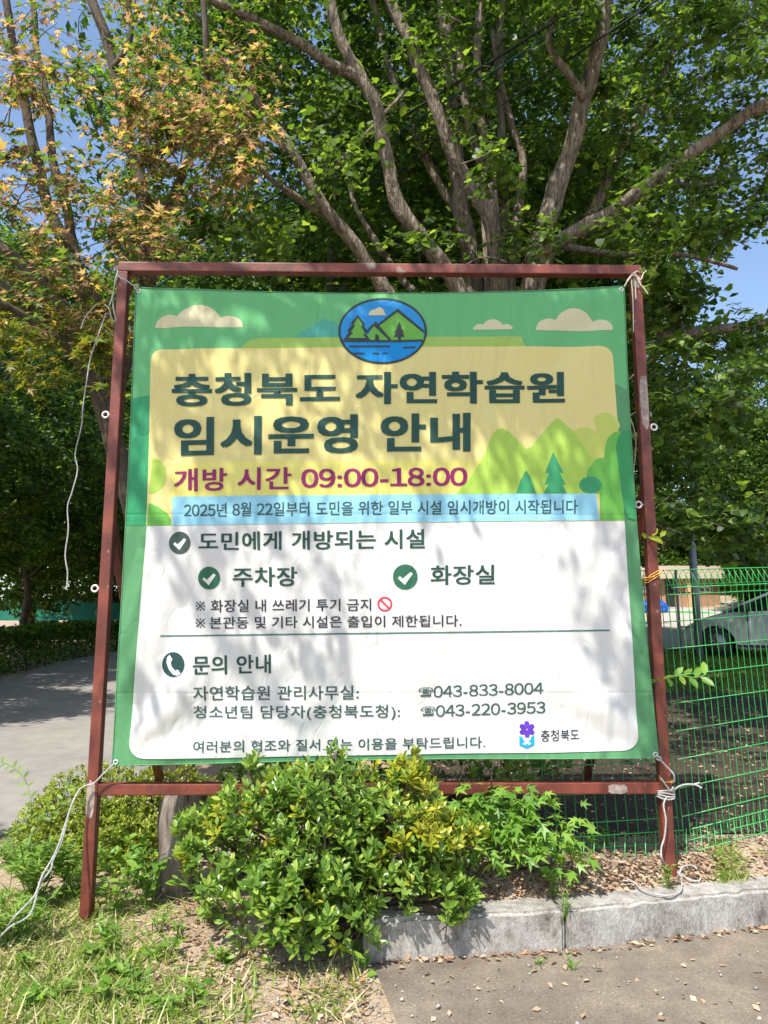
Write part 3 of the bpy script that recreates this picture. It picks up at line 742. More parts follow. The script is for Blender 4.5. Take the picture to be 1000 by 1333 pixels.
# bottom left: rope from the corner round the post and off to the ground at left
rope('rope', [fr(148,995,.05), fr(136,1006,.035), fr(122,1020,.03), fr(114,1022,.03), fr(104,1028,.05), fr(95,1044,.08), fr(86,1070,.12), fr(77,1098,.17), fr(68,1118,.2), fr(55,1140,.25), fr(47,1162,.3), fr(40,1172,.32), fr(18,1195,.4), onz(2,1216,.03), onz(-30,1236,.02)], 0.006, 'rope',
     'white rope from the bottom left banner corner, running down into the weeds', extra=[[fr(104,1027,.06), fr(92,1052,.09), fr(80,1096,.16), fr(69,1120,.2), fr(66,1132,.22), fr(52,1152,.26), fr(42,1185,.3), fr(30,1198,.34), fr(14,1206,.38), onz(-10,1230,.02)]])
# bottom right: wraps round the post, tail on the ground
wr = []
for k in range(4):
    t_ = 0.585 + 0.012 * k; pts = []
    for i in range(13):
        a = 2 * math.pi * i / 12
        pts.append(F(FW + 0.043 * (abs(math.cos(a)) ** .6) * math.copysign(1, math.cos(a)), t_ + 0.01 * i / 12 + 0.004 * math.sin(3 * a + k), -TB/2 + 0.043 * (abs(math.sin(a)) ** .6) * math.copysign(1, math.sin(a))))
    wr.append(pts)
zt = H(1.45, 3.72)
def ogk(px, py, dz=0.016):
    p = og(px, py, dz); k = onz(px, py, .20)
    return k if k.y < kerb_line(min(k.x, KP[2].x)) + .16 else p
def og(px, py, dz=0.016):
    d = ray(px, py); t = 2.4; st = 0.12
    for _ in range(300):
        p = Vector((d[0]*t, d[1]*t, CAMH + d[2]*t))
        if p.z < H(p.x, p.y) + dz:
            if st < 0.008: return Vector((p.x, p.y, H(p.x, p.y) + dz))
            t -= st; st *= 0.25
        t += st
    return p
rope('rope', [fr(868,1038,.02), fr(864,1048,.03), fr(867,1068,.03), fr(865,1090,.03), fr(861,1104,.04), fr(862,1118,.06), ogk(870,1130,.02), ogk(884,1138), ogk(888,1152), ogk(884,1162), ogk(868,1166), ogk(845,1162), ogk(835,1158), ogk(825,1150), ogk(811,1148)], 0.006, 'rope',
     'white rope wound round the right post, its tail curling above the kerb', extra=wr + [
     [fr(858,987,.05), fr(866,996,.035), fr(877,1008,.03), fr(878,1018,.01)], [fr(861,1013,.02), fr(867,1022,.02), fr(873,1029,.02), fr(877,1024,.02)],
     [ogk(884,1138), ogk(890,1129,.03), ogk(902,1128,.02), ogk(911,1138), ogk(911,1146), ogk(900,1146), ogk(890,1141), ogk(884,1139)],
     [fr(878,1028,.01), fr(886,1023,.03), fr(896,1021,.04), fr(906,1022,.05), fr(914,1026,.06)], [fr(900,1022,.04), fr(911,1019,.05)], [fr(855,985,.055), fr(860,986,.06), fr(859,990,.06), fr(855,988,.06)]])
yw = []
for k in range(3):
    t_ = 1.715 + 0.014 * k; yw.append([F(FW + 0.036 * (abs(math.cos(2*math.pi*i/12)) ** .5) * math.copysign(1, math.cos(2*math.pi*i/12)), t_ + 0.006 * math.sin(i) + 0.02 * math.cos(2*math.pi*i/12), -TB/2 + 0.036 * (abs(math.sin(2*math.pi*i/12)) ** .5) * math.copysign(1, math.sin(2*math.pi*i/12))) for i in range(13)])
rope('wire_tie', yw[0], 0.003, 'yellow_wire', 'yellow wire tie twisted round the right post above fence height', 'wire', extra=yw[1:] + [[F(FW, 1.73, .008), F(FW + .03, 1.745, .02), F(FW + .05, 1.75, .02), F(FW + .055, 1.765, .015)], [F(FW, 1.725, .008), F(FW - .06, 1.715, .01)]])
tag(MB() and (lambda mb: (mb.tube(spline([F(FW - .034, .70, .004), F(FW - .02, .672, .006), F(FW + .034, .668, .004), F(FW + .034, .672, -.04)], 6), 0.003, 6), mb.build('wire_tie', M['yellow_wire']))[1])(MB()), 'yellow wire round the right post at the bottom rail', 'wire')

# ------------------------------------------------------------------ leaves
T_OVAL = (np.array([(0,0,0),(-.20,.32,.05),(-.19,.68,.05),(0,1,-.03),(.19,.68,.05),(.20,.32,.05),(0,.5,0)]), [(0,6,2,1),(6,3,2),(0,5,4,6),(6,4,3)])
T_DIA = (np.array([(0,0,0),(-.27,.5,.07),(0,1,-.02),(.27,.5,.07)]), [(0,2,1),(0,3,2)])
T_FAN = (np.array([(0,0,0),(-.52,.62,.05),(-.30,.92,.02),(0,.86,-.03),(.30,.92,.02),(.52,.62,.05)]), [(0,3,2,1),(0,5,4,3)])
mp_ = []
for i, (a, l) in enumerate(((-108,.42),(-78,.24),(-55,.82),(-28,.34),(0,1.0),(28,.34),(55,.82),(78,.24),(108,.42))):
    mp_.append((l * math.sin(R(a)) * .62, .3 + l * math.cos(R(a)) * .7, .05 * (i % 2)))
T_MAPLE = (np.array([(0, .12, 0)] + mp_), [(0,2,1),(0,4,3,2),(0,6,5,4) if False else (0,5,4),(0,6,5),(0,7,6),(0,8,7),(0,9,8)])
T_MAPLE = (T_MAPLE[0], [(0, i + 1, i) for i in range(1, 9)])
T_BLADE = (np.array([(-.05,0,0),(.05,0,0),(-.04,.5,.03),(.04,.5,.03),(0,1,.22)]), [(0,1,3,2),(2,3,4)])
T_LONG = (np.array([(0,0,0),(-.11,.35,.03),(0,1,-.08),(.11,.35,.03)]), [(0,2,1),(0,3,2)])
def leaf_mesh(name, tpl, pos, axis_, nrm, size):
    V, Fc = tpl; pos = np.asarray(pos, float); n = len(pos); k = len(V)
    ax_ = np.asarray(axis_, float); nr = np.asarray(nrm, float); sz = np.asarray(size, float)
    ax_ /= np.linalg.norm(ax_, axis=1, keepdims=True) + 1e-9
    sd = np.cross(ax_, nr); sd /= np.linalg.norm(sd, axis=1, keepdims=True) + 1e-9
    nr = np.cross(sd, ax_)
    co = pos[:,None,:] + sz[:,None,None] * (sd[:,None,:] * V[None,:,0:1] + ax_[:,None,:] * V[None,:,1:2] + nr[:,None,:] * V[None,:,2:3])
    me = bpy.data.meshes.new(name)
    fl = np.concatenate([np.array(f) for f in Fc]); cnt = np.array([len(f) for f in Fc])
    me.vertices.add(n * k); me.vertices.foreach_set('co', co.reshape(-1))
    me.loops.add(n * len(fl)); me.loops.foreach_set('vertex_index', (fl[None,:] + (np.arange(n) * k)[:,None]).reshape(-1).astype(np.int32))
    me.polygons.add(n * len(cnt)); tot = np.tile(cnt, n)
    me.polygons.foreach_set('loop_start', np.concatenate([[0], np.cumsum(tot)[:-1]]).astype(np.int32))
    me.update(calc_edges=True); me.validate()
    return me
def rnd_dirs(n, r_=rng):
    v = r_.normal(size=(n, 3)); return v / np.linalg.norm(v, axis=1, keepdims=True)
def leaf_cloud(name, tpl, pos, size, mat, parent=None, droop=0.25, tilt=0.6, svar=0.3, nrm_bias=(0, 0, 1), outward=None):
    n = len(pos); a = rnd_dirs(n); a[:,2] = a[:,2] * 0.5 - droop
    nn = np.array(nrm_bias)[None,:] + rnd_dirs(n) * tilt
    if outward is not None:
        nn = nn + outward; a = a + outward * 0.5
    sz = size * (1 + rng.uniform(-svar, svar, n))
    return link(name, leaf_mesh(name, tpl, pos, a, nn, sz), M[mat] if isinstance(mat, str) else mat, parent)
def clumps(centers, radii, per, flat=0.6):
    out = []
    for c, r_, k in zip(centers, radii, per):
        d = rnd_dirs(k) * (rng.uniform(0, 1, (k, 1)) ** 0.45) * r_
        d[:,2] *= flat; out.append(np.asarray(c)[None,:] + d)
    return np.concatenate(out)

def sprays(centers, radii, per, mb, flat=0.6, per_twig=9, droop=.25, tr=.0022):
    """leaves set along fine twigs that fan out of each clump's heart"""
    P_, A_ = [], []
    for c, r_, k in zip(centers, radii, per):
        c = np.asarray(c); nt_ = max(2, int(round(k / per_twig)))
        for t in range(nt_):
            d = rnd_dirs(1)[0]; d[2] = d[2] * flat + .1; L = r_ * rng.uniform(.7, 1.25)
            side = np.cross(d, [0, 0, 1.0]); side /= np.linalg.norm(side) + 1e-6
            st = c + rnd_dirs(1)[0] * r_ * .25
            fn = lambda u: st + d * L * u + np.array([0, 0, -droop * L * u * u])
            if mb is not None: mb.tube([Vector(fn(0)), Vector(fn(.5)), Vector(fn(1))], [tr * 1.6, tr, tr * .5], 3, cap=False)
            for j in range(per_twig):
                u = (j + rng.uniform(.3, .9)) / per_twig; sg = 1 if j % 2 else -1
                P_.append(fn(u) + rng.normal(size=3) * .012); A_.append(d * .7 + side * sg * .8 + np.array([0, 0, -.45]) + rng.normal(size=3) * .35)
    return np.array(P_), np.array(A_)
def spray_leaves(name, tpl, centers, radii, per, size, mat, parent, mb, tilt=.55, bias=(-.25, -.45, .85), svar=.5, **k):
    p, a = sprays(centers, radii, per, mb, **k); n = len(p)
    nn = np.array(bias)[None, :] + rnd_dirs(n) * tilt
    return link(name, leaf_mesh(name, tpl, p, a, nn, size * (1 + rng.uniform(-svar, svar, n))), M[mat], parent)
def limb(mb, pts, r0, r1, n=8, wob=0.12, k=5):
    q = spline(pts, k); m = len(q)
    mb.tube([p + Vector((noise.noise(p * 2.0), noise.noise(p * 2.0 + Vector((9, 0, 0))), 0)) * 0.03 for p in q], [r0 + (r1 - r0) * (i / (m - 1)) for i in range(m)], n, wob=wob)
    return q

# ------------------------------------------------------------------ the many-stemmed ginkgo behind the banner
GB = Vector((1.25, 7.7, H(1.25, 7.7)))
gink = empty('ginkgo_tree', tuple(GB), 'broad many-stemmed ginkgo with pale furrowed limbs fanning out behind the banner', 'tree')
def PX(l, Y0, Y1):
    n = len(l); return [P(x, y, Y0 + (Y1 - Y0) * i / (n - 1)) for i, (x, y) in enumerate(l)]
stems = [  # pixel path from the foot up, depth at foot and tip, radii
    ([(648,470),(650,380),(646,346),(640,296),(617,244),(586,187),(550,95),(510,0),(480,-90)], 7.5, 6.7, .14, .07),
    ([(632,480),(618,390),(612,338),(604,286),(596,221),(588,130),(580,30),(575,-120)], 7.9, 7.9, .17, .10),
    ([(640,470),(636,320),(627,229),(617,182),(604,120),(590,0),(585,-100)], 7.7, 7.6, .10, .05),
    ([(650,470),(646,330),(643,286),(638,234),(630,182),(622,100),(625,-40)], 7.55, 7.3, .10, .06),
    ([(664,470),(660,340),(656,239),(652,177),(650,90),(655,-40)], 8.1, 8.3, .11, .06),
    ([(662,470),(664,330),(672,290),(679,250),(682,208),(669,172),(655,120),(640,40)], 7.9, 8.0, .10, .04),
    ([(680,500),(688,400),(692,377),(703,317),(721,260),(742,198),(757,130),(770,100),(787,30),(800,-80)], 7.4, 6.6, .16, .10),
    ([(690,460),(700,350),(725,315),(800,275),(865,225),(935,175),(1000,135),(1090,110)], 7.35, 6.0, .115, .07),
    ([(690,470),(712,335),(750,300),(780,260),(800,210),(845,130),(880,60),(920,-40)], 8.2, 8.8, .10, .05),
    ([(615,480),(600,390),(580,351),(557,317),(531,286),(510,242),(500,187),(489,139),(471,100),(440,40),(420,-40)], 7.3, 6.6, .125, .075),
    ([(622,470),(610,320),(594,270),(578,247),(557,211),(539,169),(526,138),(500,65),(480,-30)], 8.0, 8.2, .09, .05),
    ([(600,520),(540,430),(505,381),(481,344),(455,308),(427,274),(403,238),(367,175),(345,150),(325,110)], 7.2, 6.4, .12, .05),
    ([(676,520),(640,470),(585,420),(535,376),(500,330),(470,280),(450,220)], 8.3, 9.0, .09, .04),
]
mbt = MB()
for l, y0, y1, r0, r1 in stems:
    limb(mbt, [GB + Vector(((l[0][0]-648)/930*3, (y0 - 7.7) * .6, -0.1))] + PX(l, y0, y1), r0 * .80, r1 * .72, 9, 0.35)
mbt.build('trunk', M['bark'], gink)
mbb = MB()
for l, y0, y1, r0, r1 in [
    ([(424,279),(388,256),(354,233),(323,201)], 6.9, 6.5, .045, .02), ([(760,127),(740,95),(715,60),(720,15)], 6.75, 6.6, .05, .03),
    ([(471,100),(430,80),(390,55),(330,25),(275,0)], 6.75, 6.3, .06, .04), ([(500,330),(480,300),(462,265),(455,240)], 7.2, 7.4, .04, .015),
    ([(530,115),(440,213),(405,222)], 7.0, 6.6, .02, .01), ([(865,225),(890,240),(930,238)], 6.5, 6.3, .03, .01), ([(860,440),(910,432),(1000,420)], 7.2, 7.4, .07, .05),
    ([(845,350),(890,440),(830,460)], 7.4, 7.2, .05, .02), ([(730,320),(800,330),(880,330),(960,350)], 7.8, 7.6, .05, .02), ([(660,340),(630,335),(600,350)], 7.0, 6.8, .012, .006)]:
    m1 = MB(); limb(m1, PX(l, y0, y1), r0, r1, 7, 0.2); m1.build('branch', M['bark'], gink)
# twigs through the crown
cc = []; rr = []; pk = []
def addc(px, py, Y, r_, k): cc.append(np.array(P(px, py, Y))); rr.append(r_); pk.append(k)
r2 = np.random.RandomState(11)
# crown: clumps around and behind the limbs, thinner in front of them
for i in range(430):
    px = r2.uniform(240, 1090); py = r2.uniform(-420, 350); Y = r2.uniform(7.6, 10.8)
    if r2.uniform() < 0.25: Y = r2.uniform(6.0, 7.4); 
    if Y < 7.5 and 480 < px < 800 and 80 < py and r2.uniform() < 0.6: continue
    if px > 930 and py > 290 and py < 450: continue
    addc(px, py, Y, r2.uniform(.3, .62), int(r2.uniform(60, 120)))
for i in range(75):                                   # crown above and in front, outside the frame, shading the limbs
    addc(r2.uniform(300, 1200), r2.uniform(-800, -120), r2.uniform(5.4, 8.0), r2.uniform(.3, .6), 70)
for i in range(95):                                   # unseen boughs added over the sign and fence to shade the ground behind
    x = r2.uniform(.6, 6.5); y = r2.uniform(2.9, 6.5); z = r2.uniform(5.6, 9.5)
    if (z - CAMH) / math.hypot(x, y) < 1.02: continue
    cc.append(np.array((x, y, z))); rr.append(r2.uniform(.35, .6)); pk.append(75)
for i in range(95):                                   # boughs hanging low on the right
    px = r2.uniform(835, 1080); py = r2.uniform(300, 700); Y = r2.uniform(6.2, 9.5)
    if px > 935 and py < 420: continue
    if px > 960 and 490 < py < 640: continue
    addc(px, py, Y, r2.uniform(.22, .42), int(r2.uniform(50, 85)))
for i in range(95):                                   # deep shade at the heart of the crown
    addc(r2.uniform(330, 960), r2.uniform(-60, 330), r2.uniform(9.5, 12.0), r2.uniform(.4, .7), 95)
for i in range(26): addc(r2.uniform(850, 1000), r2.uniform(60, 330), r2.uniform(7.5, 10), .35, 70)
for px, py, Y in ((845,690,9.5),(870,700,9.8),(895,690,10),(940,722,10.5),(965,718,10),(990,726,10.2),(860,660,9),(930,690,9.4),(975,680,9.6),(1000,700,9.5),(900,360,6.8),(870,380,7),(945,300,6.6),(980,300,6.8),(985,440,7),(940,450,6.8),(660,200,6.0),(650,230,6.1),(640,190,6.2),(970,20,5.8),(930,40,5.9),(985,90,5.8),(900,20,6)):
    addc(px, py, Y, .30, 60)
spray_leaves('crown', T_FAN, cc, rr, [int(k * 1.45) for k in pk], .074, 'leaf_ginkgo', gink, mbb, .65)
for c in cc[::4]:
    c = Vector(c); b = c + Vector((r2.normal() * .35, r2.normal() * .35, -.1 - r2.uniform() * .25))
    mbb.tube(spline([b, b.lerp(c, .5) + Vector((r2.normal(), r2.normal(), 0)) * .06, c + Vector((r2.normal() * .2, 0, .12))], 4), [.008 - .0007 * i for i in range(9)], 5)
mbb.build('twigs', M['bark'], gink)

# ------------------------------------------------------------------ the maple at left, turning red
MBs = Vector((-1.75, 6.6, H(-1.75, 6.6)))
maple = empty('maple_tree', tuple(MBs), 'leaning dark-barked maple with red, orange and olive leaves, left of the frame', 'tree')
mbt = MB()
for l, y0, y1, r0, r1 in [
    ([(205,800),(178,680),(168,640),(150,580),(133,525),(115,470),(98,425),(70,385),(35,350),(0,320),(-60,280)], 6.6, 5.8, .125, .04),
    ([(120,485),(80,440),(62,425),(30,395),(0,372),(-50,340)], 6.4, 6.0, .075, .04),
    ([(133,520),(150,440),(130,400),(112,370),(85,320),(60,260),(40,170),(20,60),(0,-40)], 6.4, 6.2, .085, .035),
    ([(145,570),(160,480),(178,420),(195,345),(180,220),(165,180),(150,90),(120,0),(100,-90)], 6.5, 6.3, .08, .045),
    ([(178,420),(205,345),(210,285),(235,230),(262,150),(268,60),(262,-60)], 6.5, 6.0, .055, .025),
    ([(120,480),(92,300),(70,210),(62,140),(45,40),(40,-50)], 6.9, 7.2, .06, .03),
    ([(172,690),(178,560),(190,470),(215,430),(250,380)], 6.7, 7.2, .07, .03),
    ([(150,90),(170,40),(150,-60)], 6.3, 6.2, .03, .02), ([(115,470),(60,430),(0,392)], 6.2, 5.6, .05, .03)]:
    limb(mbt, ([MBs - Vector((0, 0, .1))] if l[0][1] > 790 else []) + PX(l, y0, y1), r0, r1, 8, .15)
mbt.build('trunk', M['bark_dark'], maple)
cc, rr, pk = [], [], []; mbb = MB()
def mclump(px, py, Y, r_, k): addc(px, py, Y, r_, k)
for i in range(190):
    px = r2.uniform(-120, 330); py = r2.uniform(40, 430)
    if px > 230 and (py < 60 or py > 260): continue
    if px < 90 and 20 < py < 330 and r2.uniform() < .45: continue
    addc(px, py, r2.uniform(4.9, 6.9), r2.uniform(.2, .4), int(r2.uniform(32, 64)))
for px, py, Y in ((320,130,5.4),(345,155,5.3),(300,150,5.5),(265,95,5.6),(250,180,5.5),(280,120,5.4),(330,175,5.2),(60,250,5.3),(90,215,5.4),(130,220,5.4),(40,180,5.5),(20,120,5.6),(200,200,5.5),(180,190,5.6)):
    addc(px, py, Y, .22, 20)
for i in range(50):
    addc(r2.uniform(-150, 240), r2.uniform(-260, 40), r2.uniform(5.2, 7.5), .35, 22)
spray_leaves('crown', T_MAPLE, cc, rr, [int(k * 1.5) for k in pk], .082, 'leaf_maple', maple, mbb, .5, flat=.4, droop=.2)
for c in cc[::2]:
    c = Vector(c); b = c + Vector((-.2 + r2.normal() * .25, .2, -.12 - r2.uniform() * .15))
    mbb.tube(spline([b, b.lerp(c, .5) + Vector((0, 0, .06)), c + Vector((.12, 0, .02))], 4), [.007 - .0006 * i for i in range(9)], 5)
cc, rr, pk = [], [], []
for i in range(40):
    addc(r2.uniform(-60, 150), r2.uniform(400, 500), r2.uniform(5.0, 6.2), .2, 24)
for i in range(16):
    addc(r2.uniform(100, 155), r2.uniform(430, 480), r2.uniform(4.6, 5.4), .13, 12)
spray_leaves('lower_foliage', T_MAPLE, cc, rr, pk, .085, 'leaf_maple_low', maple, mbb, .5, flat=.35)
mbb.build('twigs', M['bark_dark'], maple)

# ------------------------------------------------------------------ trees behind
def tree_proto(name, seed, height, crown_r, leaf, mat, nclump, per, low=0.25, trunk_r=.16):
    r_ = np.random.RandomState(seed); root = empty(name)
    t = MB(); top = Vector((r_.normal() * .3, r_.normal() * .3, height * .8))
    pts = [Vector((0, 0, -.3)), Vector((r_.normal() * .1, 0, height * .25)), Vector((r_.normal() * .2, r_.normal() * .15, height * .5)), top]
    limb(t, pts, trunk_r, .04, 8)
    for i in range(9):
        a = 2.4 * i; z = height * (.3 + .055 * i); L = crown_r * (.85 - .05 * i)
        b = Vector((0, 0, z)); e = Vector((math.cos(a) * L, math.sin(a) * L, z + height * .14))
        limb(t, [b, b.lerp(e, .5) + Vector((0, 0, .25)), e], trunk_r * .4, .02, 6)
    t.build('trunk', M['bark_dark'], root)
    cs = []; rs = []
    for i in range(nclump):
        a = r_.uniform(0, 2 * math.pi); zz = r_.uniform(0, 1); prof = math.sin(math.pi * (0.12 + 0.83 * zz)) ** .6
        rad = crown_r * prof * r_.uniform(.25, 1) ** .5
        cs.append((math.cos(a) * rad, math.sin(a) * rad, height * (low + (1 - low) * zz))); rs.append(r_.uniform(.35, .75) * crown_r / 3)
    leaf_cloud('crown', T_DIA, clumps(cs, rs, [per] * nclump, .6), leaf, mat, root, droop=.35, tilt=.75, nrm_bias=(-.2, -.5, .8))
    return root
pA = tree_proto('broadleaf_tree', 3, 9.5, 2.9, .17, 'leaf_far', 260, 95, .12)
pB = tree_proto('tall_tree', 4, 12.0, 3.3, .18, 'leaf_far', 300, 95, .22)
pC = tree_proto('small_tree', 5, 5.5, 2.0, .13, 'leaf_far', 170, 90, .36, .1)
pD = tree_proto('large_tree', 9, 16.0, 4.3, .15, 'leaf_far', 420, 110, .26, .2)
pE = tree_proto('bushy_shrub', 12, 3.4, 1.7, .13, 'leaf_far', 150, 120, .02, .06)
used = {}
def place(p, x, y, rz, s, label, grp='trees behind the sign'):
    o = p if not used.get(p.name) else copy_tree(p); used[p.name] = True
    o.location = (x, y, H(x, y) - .05); o.rotation_euler = (0, 0, rz); o.scale = (s, s, s)
    return tag(o, label, 'tree', grp)
for a in [
    (pA, -8.9, 7.6, 0.3, .95, 'green broadleaf tree at the near left roadside, cut by the edge of the photo'),
    (pB, -10.6, 13.0, 1.2, .95, 'tall tree behind the nearest stretch of hedge at the left edge'),
    (pC, -10.4, 17.2, 1.5, 1.25, 'low dark tree behind the hedge beside the bicycle'),
    (pB, -12.0, 20.5, 0.7, 1.1, 'tall dark tree over the hedge, at the left edge behind the bicycle'),
    (pC, -11.4, 22.5, 5.9, 1.35, 'thin-trunked low tree behind the hedge, left of the dangling string'),
    (pA, -13.0, 26.5, 2.2, 1.3, 'tree far along the hedge at left, before the green netting'),
    (pC, -11.0, 28.5, 4.4, 1.45, 'small tree at the bend of the hedge, under the dangling string'),
    (pC, -8.6, 33.5, 0.2, 1.6, 'small tree behind the green netting, left of the left post'),
    (pC, -5.6, 34.5, 3.3, 1.6, 'small tree behind the green netting, hidden partly by the left post'),
    (pB, -10.2, 36.0, 4.2, 1.55, 'very tall tree beyond the road, left of the frame'),
    (pB, -6.5, 37.0, 2.7, 1.6, 'very tall tree beyond the road, behind the left post'),
    (pA, -3.0, 36.0, 3.0, 1.7, 'far tall tree beyond the road, behind the left half of the banner'),
    (pB, -15.5, 34, 5.5, 1.45, 'distant tall tree beyond the road at far left'),
    (pD, -0.9, 11.6, .6, 1.0, 'large spreading green tree behind the maple and the left half of the banner'),
    (pD, 2.3, 14.8, 2.6, 1.0, 'large spreading green tree behind the right half of the ginkgo'),
    (pB, -0.4, 16.8, 4.0, 1.05, 'dense green tree just right of the road, behind the left half of the banner'),
    (pA, 1.9, 13.2, 5.1, 1.1, 'green tree straight behind the ginkgo stems'),
    (pB, 4.3, 15.8, 0.9, .92, 'dark tree behind the drooping ginkgo boughs at right'),
    (pB, 3.2, 23.0, 2.0, 1.2, 'far green tree between the ginkgo and the brick building'),
    (pB, 0.2, 20.5, 1.9, 1.15, 'tall dark tree left of and behind the ginkgo'),
    (pA, 3.6, 17.0, 3.6, 1.15, 'dark tree behind the right half of the ginkgo stems'),
    (pB, 10.6, 19.0, 4.9, .70, 'tall dark tree over the parked car'),
    (pB, 0.5, 30, 3.1, 1.4, 'very tall tree far behind the banner'),
    (pA, 18.5, 34.0, 1.0, 1.0, 'dark tree right of the brick building, behind the car'),
    (pC, 12.6, 24.0, 0.4, 1.2, 'small sunlit tree beyond the parked car'),
    (pC, 11.8, 20.5, 2.5, 1.1, 'small dark tree at the right edge behind the car'),
    (pB, 23, 43, 2.9, 1.1, 'distant tree on the slope at far right'),
    (pE, 15.0, 26.6, 0.5, 1.05, 'dark bushy shrub behind the windscreen of the parked car'),
    (pE, 17.6, 27.0, 2.5, 1.3, 'dark bushy shrub at the right edge of the parking lot'),
    (pE, 20.8, 37.5, 4.5, 1.5, 'dark bushy shrub touching the right end of the brick building'),
    (pE, 22.5, 38.5, 1.5, 1.6, 'dark bushy shrub on the slope beyond the parking lot'),
    (pB, 14.0, 50.5, 0.5, 1.3, 'tall tree rising straight behind the roof of the brick building'),
    (pB, 18.0, 51.5, 3.5, 1.3, 'tall tree behind the right end of the brick building'),
    (pB, 23.0, 50, 5.1, 1.2, 'tall tree right of the brick building on the slope'),
    (pE, 12.6, 48.5, 0.9, 1.7, 'tall dark shrub behind the left part of the brick building'),
    (pE, 15.6, 49.0, 2.2, 1.7, 'tall dark shrub behind the middle of the brick building'),
    (pE, 18.8, 48.6, 3.2, 1.7, 'tall dark shrub behind the right end of the brick building'),
    (pE, 21.8, 46.0, 1.2, 1.7, 'tall dark shrub right of the brick building'),
    (pE, -15.5, 35.5, 0.5, 1.4, 'dark shrub behind the green netting at the left edge'),
    (pE, -12.2, 36.0, 1.9, 1.4, 'dark shrub behind the green netting, left of the dangling string'),
    (pE, -9.2, 36.5, 3.9, 1.4, 'dark shrub behind the green netting, right of the dangling string'),
    (pE, -6.2, 37.0, 5.0, 1.4, 'dark shrub behind the green netting and the left post'),
    (pE, -3.0, 37.5, 2.0, 1.4, 'dark shrub behind the right end of the green netting'),
    (pB, -13.0, 41, 2.0, 1.9, 'tallest far tree behind the road, under the patch of sky at left'),
    (pB, -19.5, 40, 4.0, 1.8, 'tall far tree behind the road, cut by the left edge'),
    (pA, 7.0, 50, 5.5, 1.2, 'distant tree right behind the brick building'),
    (pB, 9.5, 54, 0.9, 1.4, 'very tall tree far behind the parking lot'),
    (pB, 4.0, 56, 2.9, 1.4, 'very tall tree far behind the left end of the brick building'),
    ]: place(*a)

# the roadside tree whose boughs hang over the viewer's left and dapple the banner
RT = Vector((-6.8, -0.9, 0.0))
rtree = empty('roadside_tree', tuple(RT), 'leafy roadside tree beside the viewer whose overhanging boughs dapple the banner with shade', 'tree')
S_ = np.array(SDIR); cc, rr, pk = [], [], []
r3 = np.random.RandomState(21)
mbt = MB()
limb(mbt, [RT - Vector((0, 0, .2)), RT + Vector((.1, .1, 2.5)), RT + Vector((.3, .5, 5.0)), RT + Vector((.9, 1.0, 9.5))], .26, .08, 10)
targets = []
for i in range(60):                                    # shade on the upper right and across the titles
    targets.append((r3.uniform(540, 830), r3.uniform(370, 560), .26, 26))
for i in range(34): targets.append((r3.uniform(170, 560), r3.uniform(380, 600), .2, 20))
for i in range(26): targets.append((r3.uniform(150, 470), r3.uniform(580, 960), .16, 10))
for i in range(9): targets.append((r3.uniform(560, 840), r3.uniform(560, 720), .2, 10))
for i in range(8): targets.append((r3.uniform(780, 870), r3.uniform(760, 930), .2, 14))
for px, py, r_, k in targets:
    p = np.array(fr(px, py, BN)); t = r3.uniform(3.2, 6.2); c = p + S_ * t
    while (c[2] - CAMH) / math.hypot(c[0], c[1]) < 1.0 + .3 * r_: t += .3; c = p + S_ * t
    cc.append(c); rr.append(r_ * 1.2); pk.append(k)
leafp = clumps(cc, rr, pk, .55)
for k in range(10):
    sel = cc[k * 13 % len(cc)]; e = Vector(sel); st = RT + Vector((.5, .7, 5.5 + .3 * k))
    limb(mbt, [st, Vector((-3.9, max(1.5, e.y), 6.6 + .12 * k)), e, e + Vector((.5, .05, .1))], .05, .010, 6)
for c in cc[::3]:
    c = Vector(c); mbt.tube(spline([c - Vector((.4, .3, .2)), c, c + Vector((.35, .1, .02))], 4), [.009 - .0007 * i for i in range(9)], 5)
for i in range(60):                                    # the rest of its crown, round the trunk
    a = r3.uniform(0, 6.28); q = r3.uniform(.2, 1) ** .5 * 2.0
    cc.append(np.array((RT.x - .8 + math.cos(a) * q, RT.y - .5 + math.sin(a) * q * .8, r3.uniform(5, 10)))); rr.append(.5); pk.append(50)
spray_leaves('crown', T_DIA, cc, rr, [int(k * 1.3) for k in pk], .078, 'leaf_ginkgo', rtree, mbt, .7, per_twig=6, tr=.0035)
mbt.build('trunk', M['bark_dark'], rtree)

